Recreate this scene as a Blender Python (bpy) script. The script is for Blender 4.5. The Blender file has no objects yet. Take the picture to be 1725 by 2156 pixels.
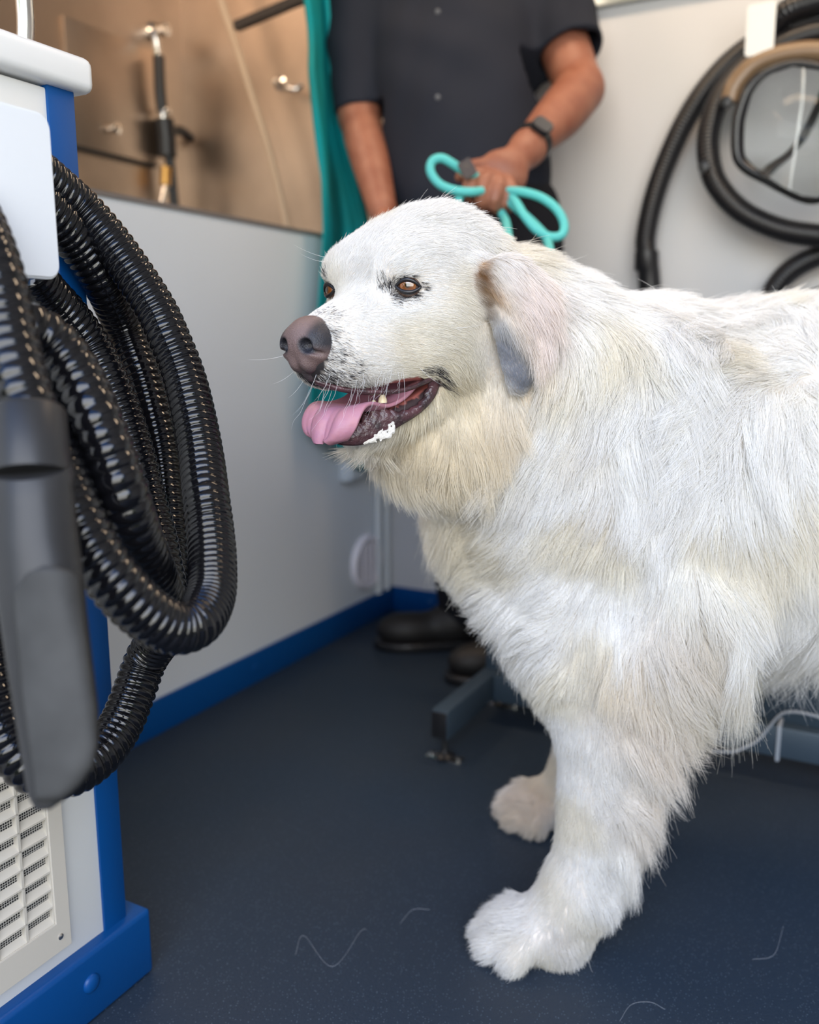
import bpy, bmesh, math, random
import numpy as np
from mathutils import Vector, Matrix
from mathutils.bvhtree import BVHTree
SC = bpy.context.scene
COL = SC.collection
# ------------------------------------------------------------------ camera
F = 1893.0; PITCH = math.radians(10.56); CH = 0.72
cp_, sp_ = math.cos(PITCH), math.sin(PITCH)
cam_d = bpy.data.cameras.new('camera'); cam = bpy.data.objects.new('camera', cam_d); COL.objects.link(cam)
cam.location = (0, 0, CH); cam.rotation_euler = (math.radians(90) - PITCH, 0, 0)
cam_d.sensor_fit = 'VERTICAL'; cam_d.sensor_height = 36.0; cam_d.lens = F / 2156 * 36.0
cam_d.clip_start = 0.02; cam_d.clip_end = 50
cam_d.dof.use_dof = True; cam_d.dof.focus_distance = 0.86; cam_d.dof.aperture_fstop = 2.9
SC.camera = cam
# ------------------------------------------------------------------ view
SC.view_settings.view_transform = 'Standard'; SC.view_settings.look = 'None'
SC.view_settings.gamma = 1; SC.view_settings.use_curve_mapping = False
SC.view_settings.exposure = 0.08
# ------------------------------------------------------------------ world: blue sky, clouds, trees round the horizon
W = bpy.data.worlds.new('world'); SC.world = W; W.use_nodes = True
nt = W.node_tree; nt.nodes.clear()
def N(nt, typ, **kw):
    n = nt.nodes.new(typ)
    for k, v in kw.items():
        if k.startswith('_'): setattr(n, k[1:], v)
        else: n.inputs[k.replace('__', ' ')].default_value = v
    return n
tc = N(nt, 'ShaderNodeTexCoord'); sep = N(nt, 'ShaderNodeSeparateXYZ'); nt.links.new(tc.outputs['Generated'], sep.inputs[0])
ns = N(nt, 'ShaderNodeTexNoise', Scale=5.0, Detail=6.0); nt.links.new(tc.outputs['Generated'], ns.inputs['Vector'])
ad = N(nt, 'ShaderNodeMath', _operation='MULTIPLY_ADD'); nt.links.new(ns.outputs['Fac'], ad.inputs[0]); ad.inputs[1].default_value = -0.32
nt.links.new(sep.outputs['Z'], ad.inputs[2])
rp = N(nt, 'ShaderNodeValToRGB'); nt.links.new(ad.outputs[0], rp.inputs[0])
cr = rp.color_ramp
cr.elements[0].position = 0.0; cr.elements[0].color = (0.05, 0.07, 0.03, 1)
cr.elements[1].position = 1.0; cr.elements[1].color = (0.08, 0.24, 0.75, 1)
for ps, c in ((0.10, (0.17, 0.24, 0.07, 1)), (0.12, (1.2, 1.2, 1.15, 1)), (0.17, (0.60, 0.80, 1.1, 1)), (0.3, (0.22, 0.46, 1.0, 1))):
    e = cr.elements.new(ps); e.color = c
gr = N(nt, 'ShaderNodeMapRange'); gr.inputs['From Min'].default_value = -0.22; gr.inputs['From Max'].default_value = -0.12
nt.links.new(sep.outputs['Z'], gr.inputs['Value'])
mx = N(nt, 'ShaderNodeMix', _data_type='RGBA'); nt.links.new(gr.outputs[0], mx.inputs[0])
mx.inputs[6].default_value = (0.20, 0.19, 0.18, 1); nt.links.new(rp.outputs[0], mx.inputs[7])
bg = N(nt, 'ShaderNodeBackground', Strength=2.7); nt.links.new(mx.outputs[2], bg.inputs[0])
wo = N(nt, 'ShaderNodeOutputWorld'); nt.links.new(bg.outputs[0], wo.inputs[0])
# ------------------------------------------------------------------ room frame: a = right along the back wall, b = depth along the left wall
E1 = Vector((0.4671979, 0.8841528, 0)); E2 = Vector((0.8841528, -0.4671979, 0)); CO = Vector((-0.04923, 2.39371, 0))
def R(a, b, z): return CO + E2 * a + E1 * b + Vector((0, 0, z))
RROT = math.atan2(E2.y, E2.x)
def area(name, loc, target, sx, sy, power, col):
    l = bpy.data.lights.new(name, 'AREA'); l.shape = 'RECTANGLE'; l.size = sx; l.size_y = sy; l.energy = power; l.color = col
    o = bpy.data.objects.new(name, l); COL.objects.link(o); o.location = loc
    o.rotation_euler = (Vector(target) - Vector(loc)).to_track_quat('-Z', 'Y').to_euler(); return o
# open side door behind and left of the camera: soft daylight
area('door_daylight', R(1.6, -2.9, 1.25), (0.15, 1.0, 0.50), 2.0, 1.6, 58, (1.0, 0.98, 0.95))
# warm LED panels on the ceiling of the van
area('ceiling_lamp_light', R(0.95, -0.55, 2.02), R(0.95, -0.3, 0), 1.0, 0.25, 13, (1.0, 0.74, 0.50))
area('tub_lamp_light', R(-0.33, -0.8, 2.02), R(-0.33, -0.6, 0), 0.25, 1.2, 10, (1.0, 0.74, 0.52))
# ------------------------------------------------------------------ pixel helpers (only used to measure positions)
def ray(x, y):
    u = (x - 862.5) / F; w = (1078 - y) / F
    return Vector((u, cp_ + w * sp_, -sp_ + w * cp_))
CAMP = Vector((0, 0, CH))
def G(x, y, Y): d = ray(x, y); return CAMP + d * (Y / d.y)
def D(x, y, zc): return CAMP + ray(x, y) * zc
def PA(x, y, a):
    d = ray(x, y); a0 = (CAMP - CO).dot(E2); return CAMP + d * ((a - a0) / d.dot(E2))
def PB(x, y, b):
    d = ray(x, y); b0 = (CAMP - CO).dot(E1); return CAMP + d * ((b - b0) / d.dot(E1))
# ------------------------------------------------------------------ materials
def mat(name, col, rough=0.5, metal=0.0, spec=0.5, bump=0.0, bscale=50, var=0.0, vscale=6, coat=0, trans=0, sheen=0, alpha=1, ior=1.45, var_col=None, sss=0):
    m = bpy.data.materials.new(name); m.use_nodes = True; nt = m.node_tree; b = nt.nodes['Principled BSDF']
    b.inputs['Base Color'].default_value = (*col, 1); b.inputs['Roughness'].default_value = rough; b.inputs['Metallic'].default_value = metal
    b.inputs['Specular IOR Level'].default_value = spec; b.inputs['Coat Weight'].default_value = coat
    b.inputs['Transmission Weight'].default_value = trans; b.inputs['IOR'].default_value = ior; b.inputs['Sheen Weight'].default_value = sheen
    if sss: b.inputs['Subsurface Weight'].default_value = sss; b.inputs['Subsurface Radius'].default_value = (0.02, 0.008, 0.004); b.inputs['Subsurface Scale'].default_value = 0.3
    tc = N(nt, 'ShaderNodeTexCoord')
    if var or var_col:
        n = N(nt, 'ShaderNodeTexNoise', Scale=vscale, Detail=5.0); nt.links.new(tc.outputs['Object'], n.inputs['Vector'])
        r = N(nt, 'ShaderNodeMapRange'); r.inputs['From Min'].default_value = 0.35; r.inputs['From Max'].default_value = 0.65
        nt.links.new(n.outputs['Fac'], r.inputs['Value'])
        x = N(nt, 'ShaderNodeMix', _data_type='RGBA'); nt.links.new(r.outputs[0], x.inputs[0])
        c2 = var_col or tuple(max(0, c * (1 - var)) for c in col)
        x.inputs[6].default_value = (*col, 1); x.inputs[7].default_value = (*c2, 1); nt.links.new(x.outputs[2], b.inputs['Base Color'])
    if bump:
        n = N(nt, 'ShaderNodeTexNoise', Scale=bscale, Detail=3.0); nt.links.new(tc.outputs['Object'], n.inputs['Vector'])
        bp = N(nt, 'ShaderNodeBump', Strength=bump, Distance=0.002); nt.links.new(n.outputs['Fac'], bp.inputs['Height']); nt.links.new(bp.outputs[0], b.inputs['Normal'])
    return m
def attr_mat(name, attr, rough=0.5, spec=0.5, coat=0, trans=0.0, bump=0, bscale=300, sss=0):
    m = mat(name, (1, 1, 1), rough, spec=spec, coat=coat, bump=bump, bscale=bscale, sss=sss); nt = m.node_tree; b = nt.nodes['Principled BSDF']
    at = N(nt, 'ShaderNodeAttribute', _attribute_name=attr); nt.links.new(at.outputs['Color'], b.inputs['Base Color'])
    if trans:
        t = N(nt, 'ShaderNodeBsdfTranslucent'); nt.links.new(at.outputs['Color'], t.inputs[0]); mxs = N(nt, 'ShaderNodeMixShader'); mxs.inputs[0].default_value = trans
        nt.links.new(b.outputs[0], mxs.inputs[1]); nt.links.new(t.outputs[0], mxs.inputs[2]); nt.links.new(mxs.outputs[0], nt.nodes['Material Output'].inputs[0])
    return m
# ------------------------------------------------------------------ object helpers
def tag(o, label=None, cat=None, group=None, kind=None):
    if label: o['label'] = label
    if cat: o['category'] = cat
    if group: o['group'] = group
    if kind: o['kind'] = kind
    return o
def link(name, me, m=None, parent=None, smooth=True, label=None):
    o = bpy.data.objects.new(name, me); COL.objects.link(o)
    for mm in (m if isinstance(m, (list, tuple)) else [m]):
        if mm: me.materials.append(mm)
    if parent: o.parent = parent; o.matrix_parent_inverse = Matrix.Translation(parent.location).inverted()
    if smooth and len(me.polygons): me.shade_smooth()
    if label: o['label'] = label
    return o
def pydata(name, v, f, m=None, parent=None, smooth=True, label=None):
    me = bpy.data.meshes.new(name); me.from_pydata([tuple(p) for p in v], [], [tuple(q) for q in f]); me.update()
    return link(name, me, m, parent, smooth, label)
def from_bm(name, bm, m=None, parent=None, smooth=False, label=None):
    bmesh.ops.recalc_face_normals(bm, faces=bm.faces)
    me = bpy.data.meshes.new(name); bm.to_mesh(me); bm.free(); o = link(name, me, m, parent, smooth, label); return o
def empty(name, loc):
    o = bpy.data.objects.new(name, None); COL.objects.link(o); o.location = loc; o.empty_display_size = 0.05; return o
def rbox(bm, a0, a1, b0, b1, z0, z1, bev=0.0, seg=2):
    """box in room coordinates"""
    vs = [bm.verts.new(R(a, b, z)) for z in (z0, z1) for b in (b0, b1) for a in (a0, a1)]
    fs = [bm.faces.new([vs[i] for i in q]) for q in ((0, 2, 3, 1), (4, 5, 7, 6), (0, 1, 5, 4), (2, 6, 7, 3), (0, 4, 6, 2), (1, 3, 7, 5))]
    if bev:
        es = set(e for f in fs for e in f.edges)
        bmesh.ops.bevel(bm, geom=list(es), offset=bev, segments=seg, affect='EDGES', profile=0.5)
    return bm
def boxobj(name, a0, a1, b0, b1, z0, z1, m, parent=None, bev=0.0, seg=2, label=None, smooth=None):
    return from_bm(name, rbox(bmesh.new(), a0, a1, b0, b1, z0, z1, bev, seg), m, parent, smooth=bool(bev) if smooth is None else smooth, label=label) if not bev else autosm(from_bm(name, rbox(bmesh.new(), a0, a1, b0, b1, z0, z1, bev, seg), m, parent, smooth=True, label=label))
def autosm(o, ang=40):
    me = o.data; me.shade_smooth()
    try: me.set_sharp_from_angle(angle=math.radians(ang))
    except Exception: pass
    return o
def frames(pts):
    pts = [Vector(p) for p in pts]; n = len(pts); T = []
    for i in range(n):
        t = pts[min(i + 1, n - 1)] - pts[max(i - 1, 0)]; T.append(t.normalized() if t.length > 1e-9 else Vector((0, 0, 1)))
    u = T[0].orthogonal().normalized(); out = []
    for i in range(n):
        u = (u - T[i] * u.dot(T[i])).normalized(); out.append((pts[i], T[i], u, T[i].cross(u)))
    return out
def catmull(pts, step):
    P = np.array([list(p) for p in pts], float); P = np.vstack([2 * P[0] - P[1], P, 2 * P[-1] - P[-2]]); out = []
    for i in range(1, len(P) - 2):
        n = max(2, int(np.linalg.norm(P[i + 1][:3] - P[i][:3]) / step * 1.2)); t = np.linspace(0, 1, n, endpoint=False)[:, None]
        out.append(0.5 * ((2 * P[i]) + (-P[i - 1] + P[i + 1]) * t + (2 * P[i - 1] - 5 * P[i] + 4 * P[i + 1] - P[i + 2]) * t ** 2 + (-P[i - 1] + 3 * P[i] - 3 * P[i + 1] + P[i + 2]) * t ** 3))
    out.append(P[-2:-1]); Q = np.vstack(out)
    L = np.r_[0, np.cumsum(np.linalg.norm(np.diff(Q[:, :3], axis=0), axis=1))]; s = np.linspace(0, L[-1], max(3, int(L[-1] / step) + 1))
    return np.stack([np.interp(s, L, Q[:, k]) for k in range(Q.shape[1])], 1), s
def tube(name, pts, rad, m, parent=None, seg=12, cap=True, label=None, sq=1.0):
    """rad: number or list, one per point"""
    fr = frames([p[:3] for p in pts]); v = []; f = []
    if not hasattr(rad, '__len__'): rad = [rad] * len(pts)
    for (p, t, u, w), r in zip(fr, rad):
        for k in range(seg):
            a = 2 * math.pi * k / seg; v.append(p + u * (r * math.cos(a)) + w * (r * sq * math.sin(a)))
    for i in range(len(pts) - 1):
        for k in range(seg): f.append((i * seg + k, i * seg + (k + 1) % seg, (i + 1) * seg + (k + 1) % seg, (i + 1) * seg + k))
    if cap: f.append(tuple(range(seg))[::-1]); f.append(tuple((len(pts) - 1) * seg + k for k in range(seg)))
    return autosm(pydata(name, v, f, m, parent, True, label), 60)
def corr_hose(name, path, R0, depth, m, parent=None, seg=28, sub=6, power=0.6, label=None):
    """corrugated hose: helical ribs running along the path; path rows = x,y,z,pitch"""
    mp_ = min(p[3] for p in path); Q, s = catmull(path, mp_ / sub); fr = frames(Q[:, :3]); v = []; f = []
    ds = np.r_[0, np.diff(s)]; PH = np.cumsum(ds / Q[:, 3])
    for i, (p, t, u, w) in enumerate(fr):
        for k in range(seg):
            a = 2 * math.pi * k / seg; ph = PH[i] - k / seg
            c = abs(math.cos(math.pi * ph)) ** power
            r = R0 * (1 - depth * (1 - c)); v.append(p + (u * math.cos(a) + w * math.sin(a)) * r)
    n = len(fr)
    for i in range(n - 1):
        for k in range(seg): f.append((i * seg + k, i * seg + (k + 1) % seg, (i + 1) * seg + (k + 1) % seg, (i + 1) * seg + k))
    f.append(tuple(range(seg))[::-1]); f.append(tuple((n - 1) * seg + k for k in range(seg)))
    return pydata(name, v, f, m, parent, True, label)
def lathe(name, c, axis, prof, m, parent=None, seg=32, label=None, smooth=True):
    ax = Vector(axis).normalized(); u = ax.orthogonal().normalized(); w = ax.cross(u); v = []; f = []; c = Vector(c)
    for r, h in prof:
        for k in range(seg):
            a = 2 * math.pi * k / seg; v.append(c + ax * h + (u * math.cos(a) + w * math.sin(a)) * max(r, 1e-5))
    for i in range(len(prof) - 1):
        for k in range(seg): f.append((i * seg + k, i * seg + (k + 1) % seg, (i + 1) * seg + (k + 1) % seg, (i + 1) * seg + k))
    f.append(tuple(range(seg))[::-1]); f.append(tuple((len(prof) - 1) * seg + k for k in range(seg)))
    return autosm(pydata(name, v, f, m, parent, True, label), 45)
# ------------------------------------------------------------------ signed distance modelling
def v3(p): return np.array([p[0], p[1], p[2]], dtype=np.float32)
class Solid:
    def __init__(s, lo, hi, h):
        s.lo = v3(lo); s.h = h; s.n = np.ceil((v3(hi) - s.lo) / h).astype(int) + 1; s.d = np.full(s.n, 0.2, np.float32)
    def _win(s, lo, hi):
        i0 = np.maximum(0, np.floor((lo - s.lo) / s.h).astype(int)); i1 = np.minimum(s.n, np.ceil((hi - s.lo) / s.h).astype(int) + 1)
        if np.any(i1 <= i0): return None
        sl = tuple(slice(a, b) for a, b in zip(i0, i1))
        g = np.meshgrid(*[s.lo[k] + s.h * np.arange(i0[k], i1[k], dtype=np.float32) for k in range(3)], indexing='ij'); return sl, g
    def _apply(s, sl, di, k, op):
        d = s.d[sl]
        if op == 'sub': di = -di; hh = np.clip(0.5 - 0.5 * (di - d) / k * -1, 0, 1) if False else np.clip(0.5 + 0.5 * (di - d) / k, 0, 1); s.d[sl] = d * (1 - hh) + di * hh + k * hh * (1 - hh)
        else: hh = np.clip(0.5 + 0.5 * (d - di) / k, 0, 1); s.d[sl] = d * (1 - hh) + di * hh - k * hh * (1 - hh)
    def ell(s, c, r, M=None, k=0.02, op='add'):
        c = v3(c); r = v3(r); R_ = np.array(M, dtype=np.float32) if M is not None else np.eye(3, dtype=np.float32)  # columns = local axes
        ext = np.sqrt(((R_ * r[None, :]) ** 2).sum(1)) + k + 2 * s.h
        w = s._win(c - ext, c + ext)
        if w is None: return
        sl, g = w; q = [g[i] - c[i] for i in range(3)]
        l = [(q[0] * R_[0, j] + q[1] * R_[1, j] + q[2] * R_[2, j]) / r[j] for j in range(3)]
        k0 = np.sqrt(l[0] ** 2 + l[1] ** 2 + l[2] ** 2) + 1e-6; k1 = np.sqrt((l[0] / r[0]) ** 2 + (l[1] / r[1]) ** 2 + (l[2] / r[2]) ** 2) + 1e-6
        s._apply(sl, k0 * (k0 - 1) / k1, k, op)
    def cap(s, a, b, ra, rb, k=0.02, op='add', flat=None):
        a = v3(a); b = v3(b); e = max(ra, rb) + k + 2 * s.h; w = s._win(np.minimum(a, b) - e, np.maximum(a, b) + e)
        if w is None: return
        sl, g = w; ab = b - a; t = sum((g[i] - a[i]) * ab[i] for i in range(3)) / max(float(ab @ ab), 1e-9); t = np.clip(t, 0, 1)
        q = [g[i] - a[i] - t * ab[i] for i in range(3)]; d2 = q[0] ** 2 + q[1] ** 2 + q[2] ** 2
        if flat is not None:
            n, sc = flat; dn = q[0] * n[0] + q[1] * n[1] + q[2] * n[2]; d2 = d2 - dn ** 2 + (dn / sc) ** 2
        s._apply(sl, np.sqrt(d2) - (ra + (rb - ra) * t), k, op)
    def chain(s, pts, k=0.02, op='add'):
        Q, _ = catmull([[*p, r] for p, r in pts], 0.012); e = max(r for _, r in pts) + k + 2 * s.h
        w = s._win(np.min(Q[:, :3], 0).astype(np.float32) - e, np.max(Q[:, :3], 0).astype(np.float32) + e)
        if w is None: return
        sl, g = w; best = np.full(g[0].shape, 9.0, np.float32)
        for a, b in zip(Q[:-1], Q[1:]):
            ab = b[:3] - a[:3]; t = sum((g[i] - np.float32(a[i])) * np.float32(ab[i]) for i in range(3)) / np.float32(max(ab @ ab, 1e-9)); t = np.clip(t, 0, 1)
            d2 = sum((g[i] - np.float32(a[i]) - t * np.float32(ab[i])) ** 2 for i in range(3)); best = np.minimum(best, np.sqrt(d2) - np.float32(a[3]) - t * np.float32(b[3] - a[3]))
        s._apply(sl, best, k, op)
    def cut(s, p, n):  # remove the side the normal points to
        g = np.meshgrid(*[s.lo[k] + s.h * np.arange(s.n[k], dtype=np.float32) for k in range(3)], indexing='ij')
        s.d = np.maximum(s.d, sum((g[i] - p[i]) * n[i] for i in range(3)).astype(np.float32))
    def noise(s, amp, scale, seed=0):
        g = np.meshgrid(*[s.lo[k] + s.h * np.arange(s.n[k], dtype=np.float32) for k in range(3)], indexing='ij'); rs = np.random.RandomState(seed); t = 0
        for j in range(7):
            w = rs.normal(size=3) * scale; t = t + np.sin(g[0] * w[0] + g[1] * w[1] + g[2] * w[2] + rs.uniform(0, 6.28))
        s.d += (amp * t / 2.6).astype(np.float32)
    def mesh(s, smooth=0):
        d = s.d; ins = d < 0; n = d.shape
        c = np.zeros(np.array(n) - 1, np.int8); offs = [(i, j, k) for i in (0, 1) for j in (0, 1) for k in (0, 1)]
        def sh(a, o): return a[o[0]:n[0] - 1 + o[0], o[1]:n[1] - 1 + o[1], o[2]:n[2] - 1 + o[2]]
        for o in offs: c += sh(ins, o)
        act = (c > 0) & (c < 8); idx = np.full(act.shape, -1, np.int64); I = np.argwhere(act); idx[act] = np.arange(len(I))
        cv = {o: d[I[:, 0] + o[0], I[:, 1] + o[1], I[:, 2] + o[2]] for o in offs}; acc = np.zeros((len(I), 3)); cnt = np.zeros(len(I))
        for o in offs:
            for ax in range(3):
                if o[ax] == 0:
                    o2 = tuple(1 if q == ax else o[q] for q in range(3)); a, b = cv[o], cv[o2]; m = (a < 0) != (b < 0)
                    t = np.where(m, a / np.where(m, a - b, 1), 0); P = np.zeros((len(I), 3)); P[:] = o; P[:, ax] = t; acc[m] += P[m]; cnt[m] += 1
        V = (I + acc / cnt[:, None]) * s.h + s.lo; Fs = []
        for ax in range(3):
            a1, a2 = (ax + 1) % 3, (ax + 2) % 3; s0 = [slice(None)] * 3; s1 = [slice(None)] * 3
            s0[ax] = slice(0, n[ax] - 1); s1[ax] = slice(1, n[ax]); A, B = ins[tuple(s0)], ins[tuple(s1)]; X = np.argwhere(A != B)
            X = X[(X[:, a1] > 0) & (X[:, a2] > 0) & (X[:, a1] < n[a1] - 1) & (X[:, a2] < n[a2] - 1)]; fl = A[tuple(X.T)]
            def cell(d1, d2): Y = X.copy(); Y[:, a1] -= d1; Y[:, a2] -= d2; return idx[tuple(Y.T)]
            q = np.stack([cell(1, 1), cell(0, 1), cell(0, 0), cell(1, 0)], 1); q = np.where(fl[:, None], q, q[:, ::-1]); Fs.append(q)
        return V, np.vstack(Fs)
def np_mesh(name, V, Fq, m, parent=None, label=None, flip=False):
    me = bpy.data.meshes.new(name); k = Fq.shape[1]; me.vertices.add(len(V)); me.vertices.foreach_set('co', V.astype(np.float32).ravel())
    me.loops.add(Fq.size); me.loops.foreach_set('vertex_index', Fq.astype(np.int32).ravel()); me.polygons.add(len(Fq))
    me.polygons.foreach_set('loop_start', np.arange(0, Fq.size, k, dtype=np.int32)); me.update(calc_edges=True); me.validate()
    return link(name, me, m, parent, True, label)
def set_color(o, cols, name='col'):
    a = o.data.color_attributes.new(name, 'FLOAT_COLOR', 'POINT'); a.data.foreach_set('color', np.c_[cols, np.ones(len(cols))].astype(np.float32).ravel())
def vnormals(V, Fq):
    nrm = np.zeros_like(V); q = V[Fq]; fn = np.cross(q[:, 2] - q[:, 0], q[:, 3] - q[:, 1])
    for k in range(4): np.add.at(nrm, Fq[:, k], fn)
    return nrm / (np.linalg.norm(nrm, axis=1, keepdims=True) + 1e-12), np.linalg.norm(fn, axis=1) / 2
# ================================================================== the room
m_wall = mat('wall_panel', (0.61, 0.65, 0.69), 0.42, spec=0.35, var=0.03, vscale=2)
m_wallb = mat('wall_back_panel', (0.60, 0.60, 0.61), 0.4, spec=0.4, var=0.03, vscale=2)
m_blue = mat('blue_plastic', (0.001, 0.055, 0.21), 0.38, spec=0.4, bump=0.05, bscale=200)
m_white = mat('white_plastic', (0.72, 0.73, 0.72), 0.3, bump=0.02, bscale=80)
m_steel = mat('brushed_steel', (0.55, 0.45, 0.37), 0.40, metal=1.0, var=0.3, vscale=3)
m_chrome = mat('chrome', (0.75, 0.72, 0.68), 0.15, metal=1.0)
m_black = mat('black_rubber', (0.012, 0.012, 0.014), 0.35)
m_gap = mat('dark_gap', (0.02, 0.02, 0.02), 0.8)
m_floor = mat('vinyl_floor', (0.040, 0.054, 0.070), 0.50, spec=0.3, bump=0.25, bscale=260)
nt = m_floor.node_tree; b = nt.nodes['Principled BSDF']
tc = N(nt, 'ShaderNodeTexCoord'); vo = N(nt, 'ShaderNodeTexVoronoi', Scale=330.0); nt.links.new(tc.outputs['Object'], vo.inputs['Vector'])
lt = N(nt, 'ShaderNodeMath', _operation='LESS_THAN'); lt.inputs[1].default_value = 0.2; nt.links.new(vo.outputs['Distance'], lt.inputs[0])
wn = N(nt, 'ShaderNodeSeparateColor'); nt.links.new(vo.outputs['Color'], wn.inputs[0])
gt = N(nt, 'ShaderNodeMath', _operation='GREATER_THAN'); gt.inputs[1].default_value = 0.45; nt.links.new(wn.outputs[0], gt.inputs[0])
ml = N(nt, 'ShaderNodeMath', _operation='MULTIPLY'); nt.links.new(lt.outputs[0], ml.inputs[0]); nt.links.new(gt.outputs[0], ml.inputs[1])
mm = N(nt, 'ShaderNodeMix', _data_type='RGBA'); nt.links.new(ml.outputs[0], mm.inputs[0])
nn = N(nt, 'ShaderNodeTexNoise', Scale=1.6, Detail=4.0); nt.links.new(tc.outputs['Object'], nn.inputs['Vector'])
m0 = N(nt, 'ShaderNodeMix', _data_type='RGBA'); nt.links.new(nn.outputs['Fac'], m0.inputs[0])
m0.inputs[6].default_value = (0.008, 0.027, 0.056, 1); m0.inputs[7].default_value = (0.032, 0.036, 0.042, 1)
nt.links.new(m0.outputs[2], mm.inputs[6]); mm.inputs[7].default_value = (0.085, 0.115, 0.15, 1); nt.links.new(mm.outputs[2], b.inputs['Base Color'])
def struct(name, a0, a1, b0, b1, z0, z1, m, bev=0): o = boxobj(name, a0, a1, b0, b1, z0, z1, m, bev=bev); o['kind'] = 'structure'; return o
struct('floor', -0.06, 2.9, -2.9, 0.06, -0.05, 0.0, m_floor)
struct('ceiling', -0.70, 2.9, -2.2, 0.06, 2.05, 2.10, m_wallb)
struct('wall_left', -0.03, 0.0, -2.2, 0.0, 0.0, 0.958, m_wall)
struct('trim_1', -0.034, 0.004, -2.2, -0.002, 0.958, 0.966, mat('panel_edge_trim', (0.16, 0.14, 0.13), 0.5))
struct('wall_back', 0.0, 2.9, 0.0, 0.06, 0.0, 2.05, m_wallb)
struct('wall_right', 2.84, 2.9, -2.1, 0.0, 0.0, 2.05, m_wallb)
struct('baseboard_left', 0.0, 0.008, -1.41, -0.0, 0.0, 0.069, m_blue, 0.003)
struct('baseboard_back', 0.008, 2.84, -0.008, -0.0, 0.0, 0.069, m_blue, 0.003)
# tub alcove behind the half wall
struct('wall_tub_end', -0.66, 0.0, 0.0, 0.02, 0.5, 2.05, m_steel)
struct('wall_tub_side', -0.68, -0.66, -2.2, 0.02, 0.5, 2.05, m_steel)
struct('floor_tub', -0.66, -0.03, -2.2, 0.0, 0.5, 0.52, m_steel)
struct('wall_front', 2.65, 2.9, -2.2, -2.12, 0.0, 2.05, m_wallb)
struct('trim_2', 0.30, 2.84, -0.022, 0.0, 1.445, 1.52, mat('aluminium_trim', (0.45, 0.46, 0.42), 0.45, metal=0.6))
lf = boxobj('ceiling_lamp', 0.45, 1.45, -0.68, -0.42, 2.028, 2.05, m_white, bev=0.004); tag(lf, 'long warm ceiling lamp above the back wall', 'lamp')
for i, (b0_, z_) in enumerate([(-0.62, 0.036), (-1.22, 0.036)]):
    tag(lathe('screw_cover', R(0.008, b0_, z_), E2, [(0.009, -0.001), (0.009, 0.001), (0.006, 0.003), (0, 0.0035)], m_blue),
        ['round blue screw cover on the left baseboard below the half wall', 'round blue screw cover on the left baseboard nearest the cabinet'][i], 'screw cover', 'baseboard screw covers')
tag(lathe('screw_cover', R(0.12, -0.008, 0.036), -E1, [(0.009, -0.001), (0.009, 0.001), (0.006, 0.003), (0, 0.0035)], m_blue),
    'round blue screw cover on the back baseboard beside the room corner', 'screw cover', 'baseboard screw covers')
# round vent in the left wall
vt = empty('round_vent', R(0, -0.140, 0.165)); tag(vt, 'round white slatted air vent low on the left wall', 'vent')
m_vent = mat('vent_plastic', (0.78, 0.75, 0.80), 0.4)
VR = 0.072
lathe('vent_ring', R(0, -0.140, 0.165), E2, [(VR, 0.0), (VR, 0.008), (VR - 0.006, 0.014), (VR - 0.016, 0.012), (VR - 0.018, 0.002), (VR - 0.018, 0)], m_vent, vt, 48)
lathe('vent_back', R(0, -0.140, 0.165), E2, [(VR - 0.018, 0.0012), (0.001, 0.0016)], mat('vent_shadow', (0.06, 0.06, 0.07), 0.8), vt)
bm = bmesh.new()
for k in range(-5, 6):
    zz = 0.165 + k * 0.0098; hw = math.sqrt(max(0, (VR - 0.018) ** 2 - (k * 0.0098) ** 2))
    rbox(bm, 0.002, 0.011, -0.140 - hw, -0.140 + hw, zz - 0.0020, zz + 0.0020)
for k in (-1, 0, 1): rbox(bm, 0.003, 0.0125, -0.142 + k * 0.024, -0.138 + k * 0.024, 0.165 - 0.048, 0.165 + 0.048)
from_bm('vent_slats', bm, m_vent, vt)
# wall box below the curtain, pipes
sw = empty('wall_socket_box', R(0, -0.22, 0.40)); tag(sw, 'pale grey box on the left wall under the dog\'s chin', 'socket box')
boxobj('box_body', 0.0, 0.028, -0.262, -0.19, 0.392, 0.50, mat('grey_box', (0.55, 0.6, 0.64), 0.4), sw, bev=0.004)
boxobj('box_lid', 0.028, 0.034, -0.258, -0.194, 0.398, 0.494, mat('grey_box_lid', (0.60, 0.65, 0.69), 0.35), sw, bev=0.002)
for i, bb in enumerate((-0.09, -0.045)):
    tag(tube('wall_conduit', [R(0.010, bb, 0.07), R(0.010, bb, 0.5), R(0.010, bb, 0.9)], 0.008, mat('conduit', (0.66, 0.69, 0.70), 0.4)), ['pale grey vertical conduit on the left wall nearer the round vent', 'pale grey vertical conduit on the left wall nearer the room corner'][i], 'conduit')
# ================================================================== cabinet in the left foreground
cab = empty('cabinet', R(0.25, -1.8, 0)); tag(cab, 'white cabinet with blue corner trim in the left foreground', 'cabinet')
CA = 0.445
m_cab = mat('cabinet_laminate', (0.74, 0.74, 0.71), 0.35)
boxobj('cabinet_body', 0.01, CA, -2.35, -1.433, 0.03, 0.955, m_cab, cab, bev=0.002)
bm = rbox(bmesh.new(), CA - 0.03, CA + 0.003, -1.462, -1.430, 0.08, 0.958, 0.0015)
autosm(from_bm('corner_trim', bm, m_blue, cab, label='blue corner trim'))
bm = rbox(bmesh.new(), 0.01, CA + 0.016, -2.35, -1.405, 0.0, 0.082, 0.006, 3)
kick = autosm(from_bm('kick_board', bm, m_blue, cab, label='blue base board'))
pb = PA(192, 2070, CA + 0.016)
lathe('screw_cap', pb, E2, [(0.0105, -0.001), (0.0105, 0.001), (0.009, 0.0032), (0.005, 0.0048), (0, 0.0052)], m_blue, kick)
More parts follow.
